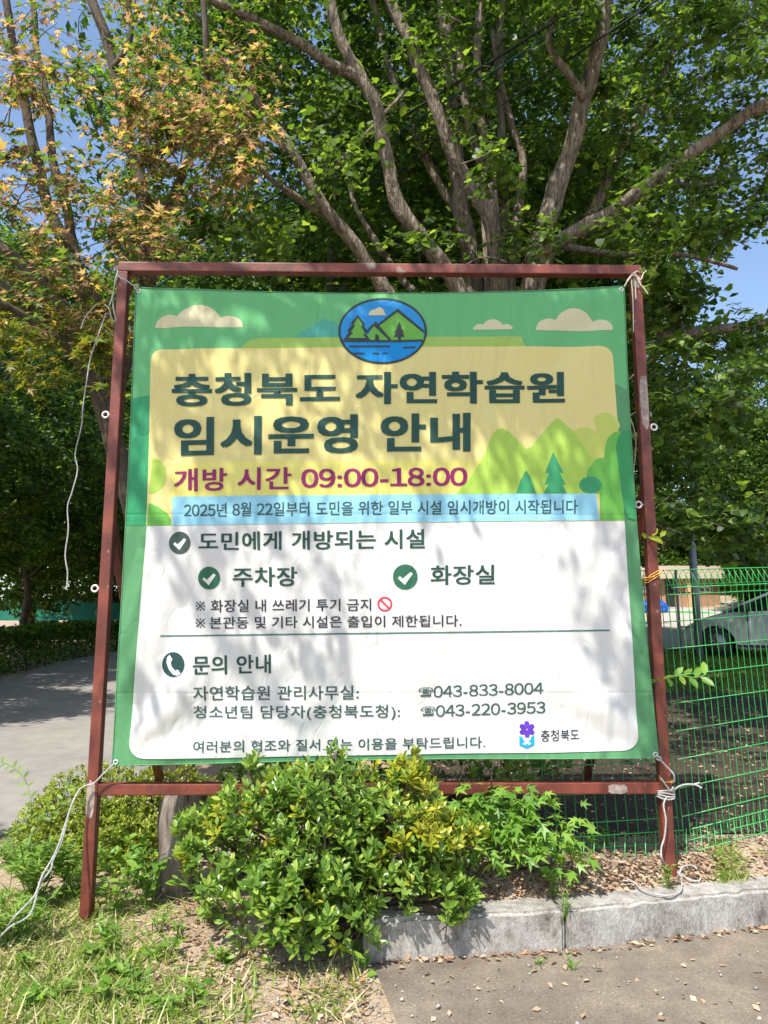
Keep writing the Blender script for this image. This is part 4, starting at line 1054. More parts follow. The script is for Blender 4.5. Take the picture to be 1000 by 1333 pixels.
# ------------------------------------------------------------------ hedge, netting, things on the left
def hedge(name, pts, hgt, wid, n, size, mat, label, cat='hedge'):
    root = empty(name, tuple(pts[0]), label, cat); out = []
    for i in range(n):
        k = rng.randint(0, len(pts) - 1); t = rng.uniform(); a, b = pts[k], pts[k+1]
        q = a.lerp(b, t); d = (b - a).normalized(); s_ = Vector((-d.y, d.x, 0))
        u = rng.uniform(-1, 1); z = rng.uniform(0, 1) 
        if rng.uniform() < .6: z = 1 - abs(rng.normal()) * .15
        elif rng.uniform() < .7: u = math.copysign(1 - abs(rng.normal()) * .15, u)
        q = q + s_ * (u * wid / 2); hz = hgt * (1 + .12 * noise.noise(Vector((q.x * .8, q.y * .8, 0)))); out.append((q.x, q.y, H(q.x, q.y) + hz * max(0.02, min(1.1, z))))
    leaf_cloud('foliage', T_DIA, np.array(out), size, mat, root, droop=.1, tilt=.9)
    mb = MB()
    for a, b in zip(pts[:-1], pts[1:]):
        k = max(2, int((b - a).length / .5))
        for i in range(k):
            q = a.lerp(b, i / k); mb.tube([Vector((q.x, q.y, H(q.x, q.y) - .05)), Vector((q.x + .05, q.y, H(q.x, q.y) + hgt * .45)), Vector((q.x - .1, q.y + .1, H(q.x, q.y) + hgt * .85))], [.03, .02, .01], 5)
    mb.build('stems', M['bark_dark'], root); return root
hedge('hedge', [Vector((-8.2, 9.0, 0)), Vector((-8.8, 14.0, 0)), Vector((-9.6, 19.0, 0)), Vector((-10.1, 25, 0)), Vector((-7.5, 29.5, 0)), Vector((-5, 32, 0)), Vector((1, 33.5, 0))], 1.0, 1.3, 42000, .12, 'leaf_far', 'clipped dark green hedge along the far side of the road at left')
M['grass_far'] = mat_ramp('hillside_grass', [(0.35, (0.07,0.13,0.03)), (0.6, (0.16,0.24,0.06))], [(0.4, .5), (6, .5)], .95, .3, 20)
sheet('hillside', list(np.arange(21, 90, 3.0)), list(np.arange(46, 120, 3.0)), lambda x, y: H(x, y) + .06, M['grass_far'])
# green netting on posts behind the hedge
net = empty('net_fence', (-9, 31.8, H(-9, 31.8)), 'teal green net fence strung on thin posts behind the hedge', 'fence')
M['net'] = mat_simple('teal_net', (0.01, 0.16, 0.11), .7, 0, .25, 3)
mb = MB(); xs = np.linspace(-18, -2, 25)
for i in range(24):
    a, b = xs[i], xs[i+1]; ya = 31.5 + .12 * (a + 12); yb = 31.5 + .12 * (b + 12)
    za = H(a, ya); zb = H(b, yb); sg = .05 * math.sin(i * 1.3)
    mb.add([(a, ya, za + .95), (b, yb, zb + .95), (b, yb + .02, zb + 1.75 + sg), (a, ya + .02, za + 1.75 + .05 * math.sin((i - 1) * 1.3))], [(0, 1, 2, 3)])
    mb.add([(a, ya + .03, za + .95), (b, yb + .03, zb + .95), (b, yb + .05, zb + 1.75 + sg), (a, ya + .05, za + 1.75 + .05 * math.sin((i - 1) * 1.3))], [(3, 2, 1, 0)])
mb.build('netting', M['net'], net)
for i in range(0, 25, 4):
    x = xs[i]; y = 31.58 + .12 * (x + 12); mb = MB(); mb.tube([(x, y, H(x, y) - .1), (x, y, H(x, y) + 1.9)], .035, 8); mb.build('post', M['steel'], net)
# bicycle lying against the hedge
bik = empty('bicycle', tuple(Vector((-8.9, 18.2, H(-8.9, 18.2)))), 'old bicycle half sunk in the hedge beside the road', 'bicycle')
def wheel_at(c, r_=.32):
    mb = MB(); mb.torus(c, (.5, .8, .25), r_, .018, 24, 6); t = mb.build('wheel', M['cable_black'], bik)
    mb = MB(); mb.torus(c, (.5, .8, .25), r_ - .03, .01, 24, 6)
    for i in range(8):
        ax_ = Vector((.5, .8, .25)).normalized(); u = ax_.orthogonal().normalized(); v_ = ax_.cross(u); a = math.pi * i / 4
        mb.tube([c, c + (u * math.cos(a) + v_ * math.sin(a)) * (r_ - .03)], .003, 4)
    mb.build('rim', M['galv'], t)
bz = H(-8.9, 18.2); c1 = Vector((-8.62, 17.7, bz + .30)); c2 = Vector((-9.05, 18.6, bz + .32)); wheel_at(c1); wheel_at(c2)
mb = MB(); mid = c1.lerp(c2, .5); st_ = mid + Vector((-.2, .15, .48)); hd = c1 + Vector((-.12, .12, .55))
for a, b in ((c2, mid), (c2, st_), (mid, st_), (mid, hd), (st_, hd), (hd, c1)): mb.tube([a, b], .015, 6)
mb.build('frame', M['steel'], bik)
mb = MB(); mb.tube([hd + Vector((-.2, -.15, .1)), hd + Vector((0, 0, .12)), hd + Vector((.2, .15, .1))], .013, 6); mb.build('handlebar', M['steel'], bik)
mb = MB(); mb.tube([st_ + Vector((-.12, .08, .06)), st_ + Vector((.12, -.08, .05))], [.07, .025], 8); mb.build('saddle', M['cable_black'], bik)

bik.location = bik.location + Vector((-.32, .1, -.12))
# ------------------------------------------------------------------ overhead cables
for (a, b, c_), mat, lab in (
    (((230,356,9),(480,196,8),(850,-40,6)), 'cable_teal', 'teal insulated overhead cable, the middle of the three crossing the tree'),
    (((225,338,9),(470,186,8),(830,-40,6)), 'cable_black', 'thick black overhead cable, uppermost of the three crossing the tree'),
    (((250,372,9.2),(520,222,8.2),(900,-30,6)), 'cable_black', 'thin black overhead cable, lowest of the three crossing the tree')):
    A_, B_, C_ = P(*a), P(*b), P(*c_); far = A_ + (A_ - B_) * 1.2; near = C_ + (C_ - B_) * .6
    mb = MB(); mb.tube(spline([far, A_, B_, C_, near], 8), .016 if 'thick' in lab else (.010 if 'thin' in lab else .012), 6)
    tag(mb.build('overhead_cable', M[mat]), lab, 'cable', 'overhead cables')

# ------------------------------------------------------------------ green mesh fence
fence = empty('mesh_fence', tuple(P(885, 1108, 4.09)), 'bright green welded wire mesh fence with rolled edges behind the sign', 'fence')
def panel(A, B, hgt, name='mesh_panel', step=.052):
    A = Vector(A); B = Vector(B); d = B - A; L = d.length; d.normalize()
    upv = (Vector((0, 0, 1)) - d * d.z).normalized(); fw = d.cross(upv).normalized()
    if fw.y > 0: fw = -fw
    prof = [(.055, .115), (.075, .0), (.0, .03), (0, hgt - .03), (.03, hgt), (.075, hgt - .11)]
    mb = MB(); n = int(L / step)
    for i in range(n + 1):
        o = A + d * (i * L / n); j = d * (step * .35)
        q = [o + fw * a + upv * z + (j if k in (0, 5) else Vector()) for k, (a, z) in enumerate(prof)]
        mb.tube(q, .0026, 5, smooth=True)
    for a, z in ((.055, .108), (.075, .003), (0, .03), (0, .16), (0, .31), (0, .46), (0, .61), (0, .76), (0, .91), (0, 1.06), (0, 1.21), (0, hgt - .14), (0, hgt - .085), (.03, hgt), (.072, hgt - .10)):
        mb.tube([A + fw * (a + .004) + upv * z, B + fw * (a + .004) + upv * z], .003, 5)
    return mb.build(name, M['green_wire'], fence)
fA = P(701, 1116, 4.06); fB = P(886, 1104, 4.09)
fdir = Vector((math.sin(R(64)), math.cos(R(64)), 0))
fC = fB + fdir * 2.5; fC.z = fB.z + .12
fD = fC + fdir * 2.5; fD.z = fC.z + .12
panel(fA, fB, 1.5); panel(fB + fdir * .03, fC, 1.5); panel(fC + fdir * .03, fD, 1.5)
for q in (fB, fC, fD):
    mb = MB(); mb.tube([q + Vector((-.055 if q == fB else .01, .03, -.3)), q + Vector((-.055 if q == fB else .01, .03, 1.42 if q == fB else 1.52))], .02, 10)
    mb.build('post', M['green_wire'], fence)
    

# ------------------------------------------------------------------ right background: pole, frame, building, car
def gz(x, y): return H(x, y)
pp = P(911, 850, 14.0); px0 = pp.x
pole = MB(); pole.tube([(px0, 14, gz(px0, 14) - .2), (px0 - .02, 14, gz(px0, 14) + 2.65)], .072, 14)
po = pole.build('utility_pole', M['steel']); tag(po, 'grey steel pole standing behind the mesh fence, in front of the car', 'pole')
rk = empty('pipe_rail', (P(887,845,14.2).x, 14.2, gz(4.4, 14.2)), 'thin dark pipe rail between the grey pole and the parking lot', 'rail')
xa = P(887, 845, 14.2).x; g0 = gz(xa, 14.2)
mb = MB(); mb.tube([(xa, 14.2, g0 - .2), (xa - .02, 14.2, g0 + 1.75)], .028, 8); mb.build('post', M['steel'], rk)
for z in (.62, 1.28):
    mb = MB(); mb.tube([(xa, 14.2, g0 + z), (px0 - .06, 14.1, g0 + z)], .018, 8); mb.build('crossbar', M['steel'], rk)
# brick building
BY = 40.0
def brick_mat():
    m, n, b, o = new_mat('red_brick'); g = n.nodes.new('ShaderNodeNewGeometry'); mp = n.nodes.new('ShaderNodeMapping')
    mp.inputs['Rotation'].default_value = (R(90), 0, 0); n.links.new(g.outputs['Position'], mp.inputs[0])
    t = n.nodes.new('ShaderNodeTexBrick'); t.inputs['Scale'].default_value = 4.0
    t.inputs['Color1'].default_value = (.34, .135, .085, 1); t.inputs['Color2'].default_value = (.42, .19, .12, 1); t.inputs['Mortar'].default_value = (.5, .4, .32, 1); t.inputs['Mortar Size'].default_value = .02
    n.links.new(mp.outputs[0], t.inputs['Vector']); n.links.new(t.outputs[0], b.inputs['Base Color']); b.inputs['Roughness'].default_value = .9; return m
M['brick'] = brick_mat(); M['fascia'] = mat_simple('cream_render', (.55, .46, .36), .85, 0, .08, 1)
M['plinth'] = mat_simple('grey_plinth', (.42, .42, .44), .9, 0, .1, 2); M['win_glass'] = mat_simple('window_glass', (.10, .17, .16), .1, 0, 0, spec=.8)
M['white_frame'] = mat_simple('white_frame', (.75, .75, .72), .5); M['door_dark'] = mat_simple('dark_doorway', (.02, .025, .022), .6); M['buff'] = mat_simple('buff_brick', (.58, .36, .2), .9, 0, .12, 3)
x1 = P(939, 795, BY).x; x0 = x1 - 13; bz = P(900, 796, BY).z
bld = empty('brick_building', (x1 - 5, BY, bz), 'low red brick building with a cream fascia across the parking lot', 'building')
mb = MB(); mb.box((x0, BY, bz + .25), (x1, BY + 7, bz + 1.8)); mb.build('wall', M['brick'], bld)
mb = MB(); mb.box((x0 - .06, BY - .06, bz - .5), (x1 + .06, BY + 7, bz + .25)); mb.build('plinth', M['plinth'], bld)
mb = MB(); mb.box((x0 - .4, BY - .5, bz + 1.8), (x1 + .1, BY + 7.4, bz + 2.5)); mb.build('roof', M['fascia'], bld)
def bx(px): return P(px, 780, BY).x
for a, b in ((909.5, 925.5), (833.5, 842.5)):
    mb = MB(); zt_ = P(900, 764, BY).z; zb_ = P(900, 771.5, BY).z
    mb.box((bx(a), BY - .07, zb_), (bx(b), BY + .02, zt_)); w_ = mb.build('window', M['white_frame'], bld)
    mb = MB(); wm = (bx(a) + bx(b)) / 2; 
    for q0, q1 in ((bx(a) + .1, wm - .05), (wm + .05, bx(b) - .1)): mb.box((q0, BY - .085, zb_ + .08), (q1, BY - .072, zt_ - .08))
    mb.build('pane', M['win_glass'], w_)
mb = MB(); mb.box((bx(867), BY - .05, bz + .05), (bx(879), BY + .02, bz + 1.795)); mb.build('doorway', M['door_dark'], bld)
mb = MB(); mb.box((bx(892), BY - .35, bz + .2), (bx(901.5), BY - .055, bz + 1.795)); mb.build('pilaster', M['buff'], bld)
mb = MB(); mb.box((bx(892) - .03, BY - .38, bz - .3), (bx(901.5) + .03, BY - .062, bz + .2)); mb.build('pilaster_base', M['white_frame'], bld)
M['blue_tarp'] = mat_simple('blue_tarp', (.02, .13, .55), .5, 0, .2, 6)
# tarpaulin-covered heap beside the building and a green mat in front
bmx = bmesh.new(); bmesh.ops.create_icosphere(bmx, subdivisions=3, radius=1)
hc = P(851, 797, 36.0)
for v_ in bmx.verts:
    n_ = noise.noise(v_.co * 2.2) * .2; v_.co = Vector((v_.co.x * .72 * (1 + n_), v_.co.y * .5 * (1 + n_), max(-.35, v_.co.z) * .52 * (1 + n_))) + Vector((hc.x, 36.0, H(hc.x, 36.0) + .25))
me = bpy.data.meshes.new('tarp_heap'); bmx.to_mesh(me); bmx.free()
tag(link('tarp_heap', me, M['blue_tarp']), 'low heap under a bright blue tarpaulin by the brick building', 'tarpaulin')
M['green_mat'] = mat_simple('green_mat', (.02, .34, .06), .9, 0, .1, 3)
mb = MB(); c = P(887, 801, 36.5)
q = [(c.x - 1.1, 37.9), (c.x + .85, 36.4), (c.x + .9, 34.6), (c.x + .2, 34.9), (c.x - .8, 36.8)]
mb.add([(x, y, H(x, y) + .05) for x, y in q] + [(x, y, H(x, y) + .02) for x, y in q], [(0, 1, 2, 3, 4)] + [(i, i + 5, (i + 1) % 5 + 5, (i + 1) % 5) for i in range(5)])
tag(mb.build('floor_mat', M['green_mat']), 'bright green mat on the pale concrete before the brick building', 'mat')
# car
M['car_paint'] = mat_simple('silver_white_paint', (.42, .44, .46), .25, .15, 0, spec=.6); M['car_glass'] = mat_simple('car_glass', (.012, .014, .016), .06, 0, 0, spec=.9)
M['tyre'] = mat_simple('tyre', (.02, .02, .02), .85); M['rim'] = mat_simple('alloy', (.22, .22, .23), .35, .7); M['lamp'] = mat_simple('headlamp', (.6, .62, .66), .1, 0, 0, spec=.9); M['trim'] = mat_simple('black_trim', (.02, .02, .022), .6)
wp = P(934, 852, 14.9)
car = bpy.data.objects.new('parked_car', None); COL.objects.link(car)
tag(car, 'silver white hatchback parked in the shade behind the mesh fence', 'car')
def car_part(mb, name, mat, parent=car, bevel=0, loc=(0, 0, 0)):
    me = bpy.data.meshes.new(name); me.from_pydata(mb.v, [], mb.f); me.polygons.foreach_set('use_smooth', [bool(x) for x in mb.sm]); me.update()
    if bevel:
        bm = bmesh.new(); bm.from_mesh(me); bmesh.ops.bevel(bm, geom=[e for e in bm.edges if e.calc_face_angle(0) > .5], offset=bevel, segments=3, affect='EDGES', profile=.5); bm.to_mesh(me); bm.free()
        me.polygons.foreach_set('use_smooth', [True] * len(me.polygons))
    o = bpy.data.objects.new(name, me); COL.objects.link(o); me.materials.append(M[mat]); o.parent = parent; o.location = loc; return o
# local axes: x to the rear, front wheel centre at x=0; y across, near side y=-0.86; z up from the road
def arch(cx, r_=.36, n=9): return [(cx + r_ * math.cos(math.pi * (1 - i / (n - 1)) ) * 1.0, .30 + r_ * math.sin(math.pi * i / (n - 1))) for i in range(n)]
prof_low = [(-.62, .25), (-.67, .42), (-.65, .56), (-.56, .67), (-.25, .82), (.15, .94), (.60, .97), (1.6, .98), (2.6, 1.0), (3.25, 1.03), (3.36, .90), (3.40, .5), (3.3, .25)]
low = [(3.3, .22)] + [(2.55 + .36, .22)] + arch(2.55)[::-1] + [(2.55 - .36, .20), (.36, .20)] + arch(0)[::-1] + [(-.36, .22)]
outline = prof_low + low[1:]
mb = MB(); n = len(outline); ws = [(-.87, 0), (.87, 0)]
vs = [(x, -(.87 - .06 * max(0, (z - .75) / .3) - .10 * sm(.0, -.85, x) - .05 * sm(2.8, 3.4, x)), z) for x, z in outline] + [(x, (.87 - .06 * max(0, (z - .75) / .3) - .10 * sm(.0, -.85, x) - .05 * sm(2.8, 3.4, x)), z) for x, z in outline]
mb.add(vs, [tuple(range(n - 1, -1, -1)), tuple(range(n, 2 * n))] + [(i, (i + 1) % n, (i + 1) % n + n, i + n) for i in range(n)])
car_part(mb, 'body', 'car_paint', bevel=.03)
gh = [(.16, .94), (1.16, 1.39), (1.7, 1.48), (2.6, 1.48), (3.05, 1.38), (3.28, 1.03)]
mb = MB(); n = len(gh); wd = lambda z: .80 - .20 * (z - 1.02) / .47
mb.add([(x, -wd(z), z) for x, z in gh] + [(x, wd(z), z) for x, z in gh], [tuple(range(n)), tuple(range(2*n - 1, n - 1, -1))] + [(i, i + n, (i + 1) % n + n, (i + 1) % n) for i in range(n)])
car_part(mb, 'window_glass', 'car_glass', bevel=.02)
mb = MB()
for sgn in (-1, 1):
    mb.tube([(x, sgn * (wd(z) + .004), z) for x, z in gh[0:2]] , .032, 6); mb.tube([(gh[4][0], sgn * wd(gh[4][1]), gh[4][1]), (gh[5][0], sgn * wd(1.03), 1.03)], .06, 6); mb.tube([(1.85, sgn * wd(1.46), 1.47), (1.88, sgn * (wd(1.04) + .01), 1.04)], .03, 6)
car_part(mb, 'pillar', 'car_paint')
mb = MB(); rf = gh[1:5]; n = len(rf)
for i in range(n - 1):
    (xa_, za_), (xb_, zb_) = rf[i], rf[i+1]
    mb.add([(xa_, -wd(za_) - .015, za_ + .012), (xb_, -wd(zb_) - .015, zb_ + .012), (xb_, wd(zb_) + .015, zb_ + .012), (xa_, wd(za_) + .015, za_ + .012), (xa_, -wd(za_) - .015, za_ - .03), (xb_, -wd(zb_) - .015, zb_ - .03), (xb_, wd(zb_) + .015, zb_ - .03), (xa_, wd(za_) + .015, za_ - .03)], [(0, 1, 2, 3), (7, 6, 5, 4), (0, 4, 5, 1), (3, 2, 6, 7), (0, 3, 7, 4), (1, 5, 6, 2)])
car_part(mb, 'roof', 'car_paint')
for x in (0, 2.55):
    for sgn in (-1, 1):
        mb = MB(); mb.tube([(0, sgn * .02, 0), (0, -sgn * .19, 0)], .315, 24); t = car_part(mb, 'wheel', 'tyre', loc=(x, sgn * .84, .315))
        mb = MB(); mb.tube([(0, sgn * .024, 0), (0, sgn * .01, 0)], .20, 20)
        for k in range(5): a = 2 * math.pi * k / 5; mb.tube([(0, sgn * .03, 0), (.19 * math.cos(a), sgn * .03, .19 * math.sin(a))], .022, 5)
        car_part(mb, 'rim', 'rim', t)
for sgn in (-1, 1):
    mb = MB(); mb.obox((-.62, sgn * .50, .55), (.12, 0, .10), (.05, sgn * .26, 0), (.10, 0, .10)); car_part(mb, 'headlight', 'lamp', bevel=.012)
    mb = MB(); mb.obox((.50, sgn * .86, .96), (.16, 0, 0), (0, sgn * .16, .02), (.02, 0, .12)); car_part(mb, 'mirror', 'trim', bevel=.02)
for x, l in ((1.55, .16), (2.3, .16)):
    mb = MB(); mb.box((x, -.895, .86), (x + l, -.858, .89)); car_part(mb, 'door_handle', 'car_paint', bevel=.008)
mb = MB()
for x in (.62, 1.82): mb.box((x, -.874, .30), (x + .012, -.80, 1.0))
mb.box((.4, -.876, .235), (2.15, -.8, .285)); car_part(mb, 'side_trim', 'trim')
car.location = (wp.x + .12, 14.9, H(wp.x, 14.9) - .02); car.rotation_euler = (0, 0, R(-33)); car.scale = (.94, .94, .94)

# ------------------------------------------------------------------ shrubs and plants near the sign
def shrub(name, label, blobs, n_shoots, per, size, mats, stem_base, tpl=T_OVAL, filt=None, yellow=None, cat='bush', inner=0.25):
    """blobs: (centre, radius). Shoots tipped with a whorl of leaves over the blobs' skin"""
    root = empty(name, stem_base, label, cat)
    pos, axs, nrm, sz = [], [], [], []; ypos = ([], [], [], [])
    vol = np.array([r_ ** 2 for _, r_ in blobs]); vol = vol / vol.sum(); mb = MB()
    for i in range(n_shoots):
        c, r_ = blobs[rng.choice(len(blobs), p=vol)]; d = rnd_dirs(1)[0]; d[2] = abs(d[2]) * .8 + .05 if rng.uniform() < .75 else d[2]
        d /= np.linalg.norm(d); f_ = 1.0 if rng.uniform() > inner else rng.uniform(.4, .95)
        p = np.array(c) + d * r_ * f_ * (1 + .34 * noise.noise(Vector(d * 2.6) + Vector(c) * 3))
        if p[2] < H(p[0], p[1]) + .02: continue
        if filt and not filt(p): continue
        sd = d * .6 + np.array([0, 0, .7]) + rnd_dirs(1)[0] * .35; sd /= np.linalg.norm(sd)
        tgt = ypos if (yellow and yellow(p) and rng.uniform() < .75 or yellow and rng.uniform() < .06) else (pos, axs, nrm, sz)
        if i % 5 == 0: mb.tube([Vector(p - sd * size * 2.2), Vector(p)], [.003, .0018], 4, cap=False)
        k = per + rng.randint(-1, 3); e1 = np.cross(sd, [.3, .2, 1]); e1 /= np.linalg.norm(e1); e2 = np.cross(sd, e1); ph = rng.uniform(0, 6.28)
        for j in range(k):
            a = ph + 2.4 * j; out = e1 * math.cos(a) + e2 * math.sin(a); up_ = .25 + .75 * j / k
            ax_ = out * (1.1 - .6 * up_) + sd * (.15 + .8 * up_)
            tgt[0].append(p - sd * size * .9 * (1 - j / k)); tgt[1].append(ax_); tgt[2].append(sd * 1.0 - out * .5 + rnd_dirs(1)[0] * .25); tgt[3].append(size * rng.uniform(.5, 1.3) * (1.05 - .3 * j / k))
    link('foliage', leaf_mesh('foliage', tpl, pos, axs, nrm, sz), M[mats[0]], root)
    if ypos[0]: link('yellow_foliage', leaf_mesh('yellow_foliage', tpl, *ypos), M[mats[1]], root)
    sb = Vector(stem_base)
    for c, r_ in blobs:
        c = Vector(c)
        for k in range(3):
            e = c + Vector(rnd_dirs(1)[0]) * r_ * .6; mb.tube(spline([sb + Vector((rng.normal() * .1, rng.normal() * .06, -.03)), sb.lerp(e, .5) + Vector((rng.normal() * .05, 0, .05)), e], 4), [.013 - .001 * q for q in range(9)], 5)
    mb.build('stems', M['bark_dark'], root); return root
def bl(px, py, Y, r_): return (tuple(P(px, py, Y)), r_)
main_bl = [bl(330,1075,3.62,.24), bl(295,1120,3.6,.20), bl(420,1070,3.55,.30), bl(432,1022,3.58,.13), bl(370,1045,3.6,.15), bl(425,1140,3.45,.30), bl(385,1190,3.38,.18), bl(335,1165,3.45,.20), bl(520,1085,3.55,.26), bl(500,1052,3.58,.15),
           bl(560,1100,3.55,.18), bl(565,1145,3.48,.13), bl(590,1165,3.42,.10), bl(510,1150,3.45,.17), bl(450,1195,3.36,.15), bl(530,1010,3.6,.10), bl(260,1090,3.65,.14), bl(440,982,3.56,.05), bl(325,1000,3.6,.07), bl(605,1175,3.4,.07), bl(585,1195,3.38,.05), bl(290,1060,3.62,.08), bl(250,1110,3.6,.07), bl(540,985,3.6,.04), bl(400,1225,3.33,.07), bl(360,1210,3.34,.07), bl(600,1090,3.55,.12)]
def not_in_sign(p):
    q = (Vector(p) - L0).dot(NRM)
    return q > 0.07 or p[2] < .70 and (q > 0.02 or q < -.1) or (p[2] < .55)
def yel(p):
    q = Vector(p) - Vector((0, 0, CAMH)); 
    return noise.noise(Vector(p) * 3.1) + (.55 if p[0] > .0 and p[2] > .45 else -.25) > .18
shrub('evergreen_bush', 'large glossy green bush with yellowing shoot tips growing up in front of the bottom rail', main_bl, 1600, 7, .052, ('leaf_bush', 'leaf_yellow'), tuple(Vector((-.25, 3.6, H(-.25, 3.6)))), filt=not_in_sign, yellow=yel)
# the same kind of growth behind the rail
back_bl = [bl(340,1040,4.15,.25), bl(420,1040,4.2,.3), bl(500,1050,4.15,.28), bl(580,1040,4.1,.25), bl(620,1090,4.0,.22), bl(560,1110,3.98,.2), bl(660,1010,4.2,.18), bl(720,1000,4.3,.14)]
shrub('evergreen_bush', 'dark green bush in the shade of the banner, behind the bottom rail', back_bl, 620, 7, .05, ('leaf_bush', 'leaf_yellow'), tuple(Vector((.1, 4.15, H(.1, 4.15)))), filt=lambda p: (Vector(p) - L0).dot(NRM) < -.1)
# clipped box bush at left
box_bl = [bl(130,1085,4.9,.42), bl(90,1090,4.9,.30), bl(185,1090,4.9,.36), bl(120,1130,4.75,.34), bl(210,1070,5.1,.36), bl(180,1140,4.7,.28)]
shrub('box_bush', 'rounded clipped small-leaved bush, yellow green on top, behind the left post', box_bl, 4600, 6, .029, ('leaf_box', 'leaf_bush'), tuple(Vector((-1.75, 4.9, H(-1.75, 4.9)))), tpl=T_DIA, inner=.15)
# maple seedlings right of the bush
seed = empty('maple_sapling', tuple(Vector((.52, 3.98, H(.52, 3.98)))), 'young maple shoots with pale star-shaped leaves, right of the bush under the banner', 'sapling')
sp, sa, sn, ss = [], [], [], []; mb = MB()
for px, py, Y, k in ((640,1010,3.75,16),(600,1010,3.74,10),(680,1050,3.72,10),(630,1045,3.7,22),(660,1075,3.66,20),(690,1085,3.66,18),(715,1095,3.68,14),(610,1075,3.66,16),(640,1095,3.66,14),(740,1100,3.7,8),(700,1030,3.74,6),(570,1000,3.74,8),(560,1020,3.72,8),(655,1030,3.72,10),(725,1080,3.68,8),(600,1110,3.62,10),(670,1110,3.64,8),(580,1060,3.66,10)):
    c = np.array(P(px, py, Y))
    for j in range(int(k * 2.0)):
        p = c + rng.normal(size=3) * [.085, .05, .05]
        if not not_in_sign(p) or p[2] > .68: continue
        sp.append(p); a = rng.normal(size=3) * [1, .6, .3] + [0.2, -.5, -.35]; sa.append(a); sn.append([0, -.5, .9] + rng.normal(size=3) * .35); ss.append(rng.uniform(.06, .115))
    mb.tube(spline([Vector((.52 + rng.normal() * .1, 3.98, H(.52, 3.98))), Vector(c) + Vector((0, .12, -.2)), Vector(c)], 4), [.006 - .0004 * q for q in range(9)], 5)
link('foliage', leaf_mesh('foliage', T_MAPLE, sp, sa, sn, ss), M['leaf_seedling'], seed); mb.build('stems', M['bark_dark'], seed)
# weathered stump behind the left of the bush
sx, sy = P(228, 1150, 4.25).x, 4.25; sz0 = H(sx, sy)
mb = MB(); limb(mb, [Vector((sx - .03, sy, sz0 - .1)), Vector((sx, sy, sz0 + .25)), Vector((sx + .02, sy, sz0 + .42)), Vector((sx + .04, sy + .02, sz0 + .56))], .13, .10, 18, .6, 5)
tag(mb.build('tree_stump', M['stump']), 'weathered grey stump standing between the box bush and the large bush', 'stump')

# leafy twig poking through the fence and the little vine on the post
def twig(name, pts, n, size, mat, label, tpl=T_OVAL, cat='twig', r_=.003):
    q = spline(pts, 8); root = empty(name, tuple(q[0]), label, cat); mb = MB(); mb.tube(q, r_, 5); mb.build('stem', M['leaf_weed'], root)
    ps, ax_, nn, sz = [], [], [], []
    for i in range(n):
        p = q[int((i + .5) / n * (len(q) - 1))]; d = (q[min(len(q) - 1, int((i + .5) / n * (len(q) - 1)) + 1)] - p); d = d.normalized() if d.length else Vector((1, 0, 0))
        s_ = d.cross(Vector((0, -.7, .7))).normalized() * (1 if i % 2 else -1)
        ps.append(p); ax_.append(d * .5 + s_ + Vector((0, -.2, -.15 + .1 * rng.normal()))); nn.append(Vector((rng.normal() * .25, -.6, .8))); sz.append(size * rng.uniform(.8, 1.15))
    link('leaves', leaf_mesh('leaves', tpl, ps, ax_, nn, sz), M[mat], root); return root
twig('twig', [P(846,885,3.92), P(865,884,3.78), P(885,880,3.72), P(905,882,3.7), P(920,878,3.7)], 11, .075, 'leaf_seedling', 'leafy green twig reaching out past the right post at mid height')
twig('vine', [F(FW - .05, 1.93, .02), F(FW, 1.94, .012), F(FW + .05, 1.935, .015)], 5, .075, 'leaf_yellow', 'yellow green vine leaves wrapped on the right post above the wire tie', cat='vine')
twig('sprig', [onz(20,1090,.05), P(40,1060,3.9), P(35,1020,3.85), P(18,1000,3.85), P(2,992,3.85)], 20, .04, 'leaf_weed', 'thin arching weed sprig against the asphalt at the left edge', cat='weed', r_=.002)
twig('sprig', [onz(28,1110,.05), P(45,1075,3.9), P(75,1050,3.95), P(95,1010,4.0)], 16, .045, 'leaf_weed', 'feathery sprig beside the box bush, left of the post', cat='weed', r_=.002)
# weeds at left and little weeds by the kerb
def weed(c, hgt, spread, n, size, mat, label, tpl=T_LONG, stems=10):
    c = Vector(c); root = empty('weed', tuple(c), label, 'weed'); mb = MB(); ps, ax_, nn, sz = [], [], [], []
    for i in range(stems):
        a = rng.uniform(0, 6.28); e = c + Vector((math.cos(a) * spread * rng.uniform(.3, 1), math.sin(a) * spread * rng.uniform(.3, 1), hgt * rng.uniform(.5, 1)))
        q = spline([c + Vector((rng.normal() * .2 * spread, rng.normal() * .2 * spread, -.02)), c.lerp(e, .55) + Vector((0, 0, hgt * .15)), e], 5); mb.tube(q, .0022, 4)
        for j in range(n // stems):
            p = q[rng.randint(2, len(q))]; ps.append(p); d = rnd_dirs(1)[0]; d[2] = abs(d[2]) * .5; ax_.append(d); nn.append(np.array([0, -.3, 1]) + rnd_dirs(1)[0] * .4); sz.append(size * rng.uniform(.6, 1.3))
    link('leaves', leaf_mesh('leaves', tpl, ps, ax_, nn, sz), M[mat], root); mb.build('stems', M['leaf_weed'], root); return root
for px, py, hgt, spd, n, sz_, lab in ((12,1110,.18,.2,260,.05,'low weed clump at the edge of the asphalt, by the left border of the photo'),(40,1160,.34,.24,520,.07,'feathery bright green weed clump at the left edge, left of the rope'), (95,1150,.30,.2,420,.065,'green weed clump in front of the box bush, left of the red post'), (20,1205,.22,.22,340,.06,'low weed clump at the left edge below the rope')):
    weed(onz(px, py + 20, H(-1.6, 3.8)), hgt, spd, n, sz_, 'leaf_weed', lab, stems=22)
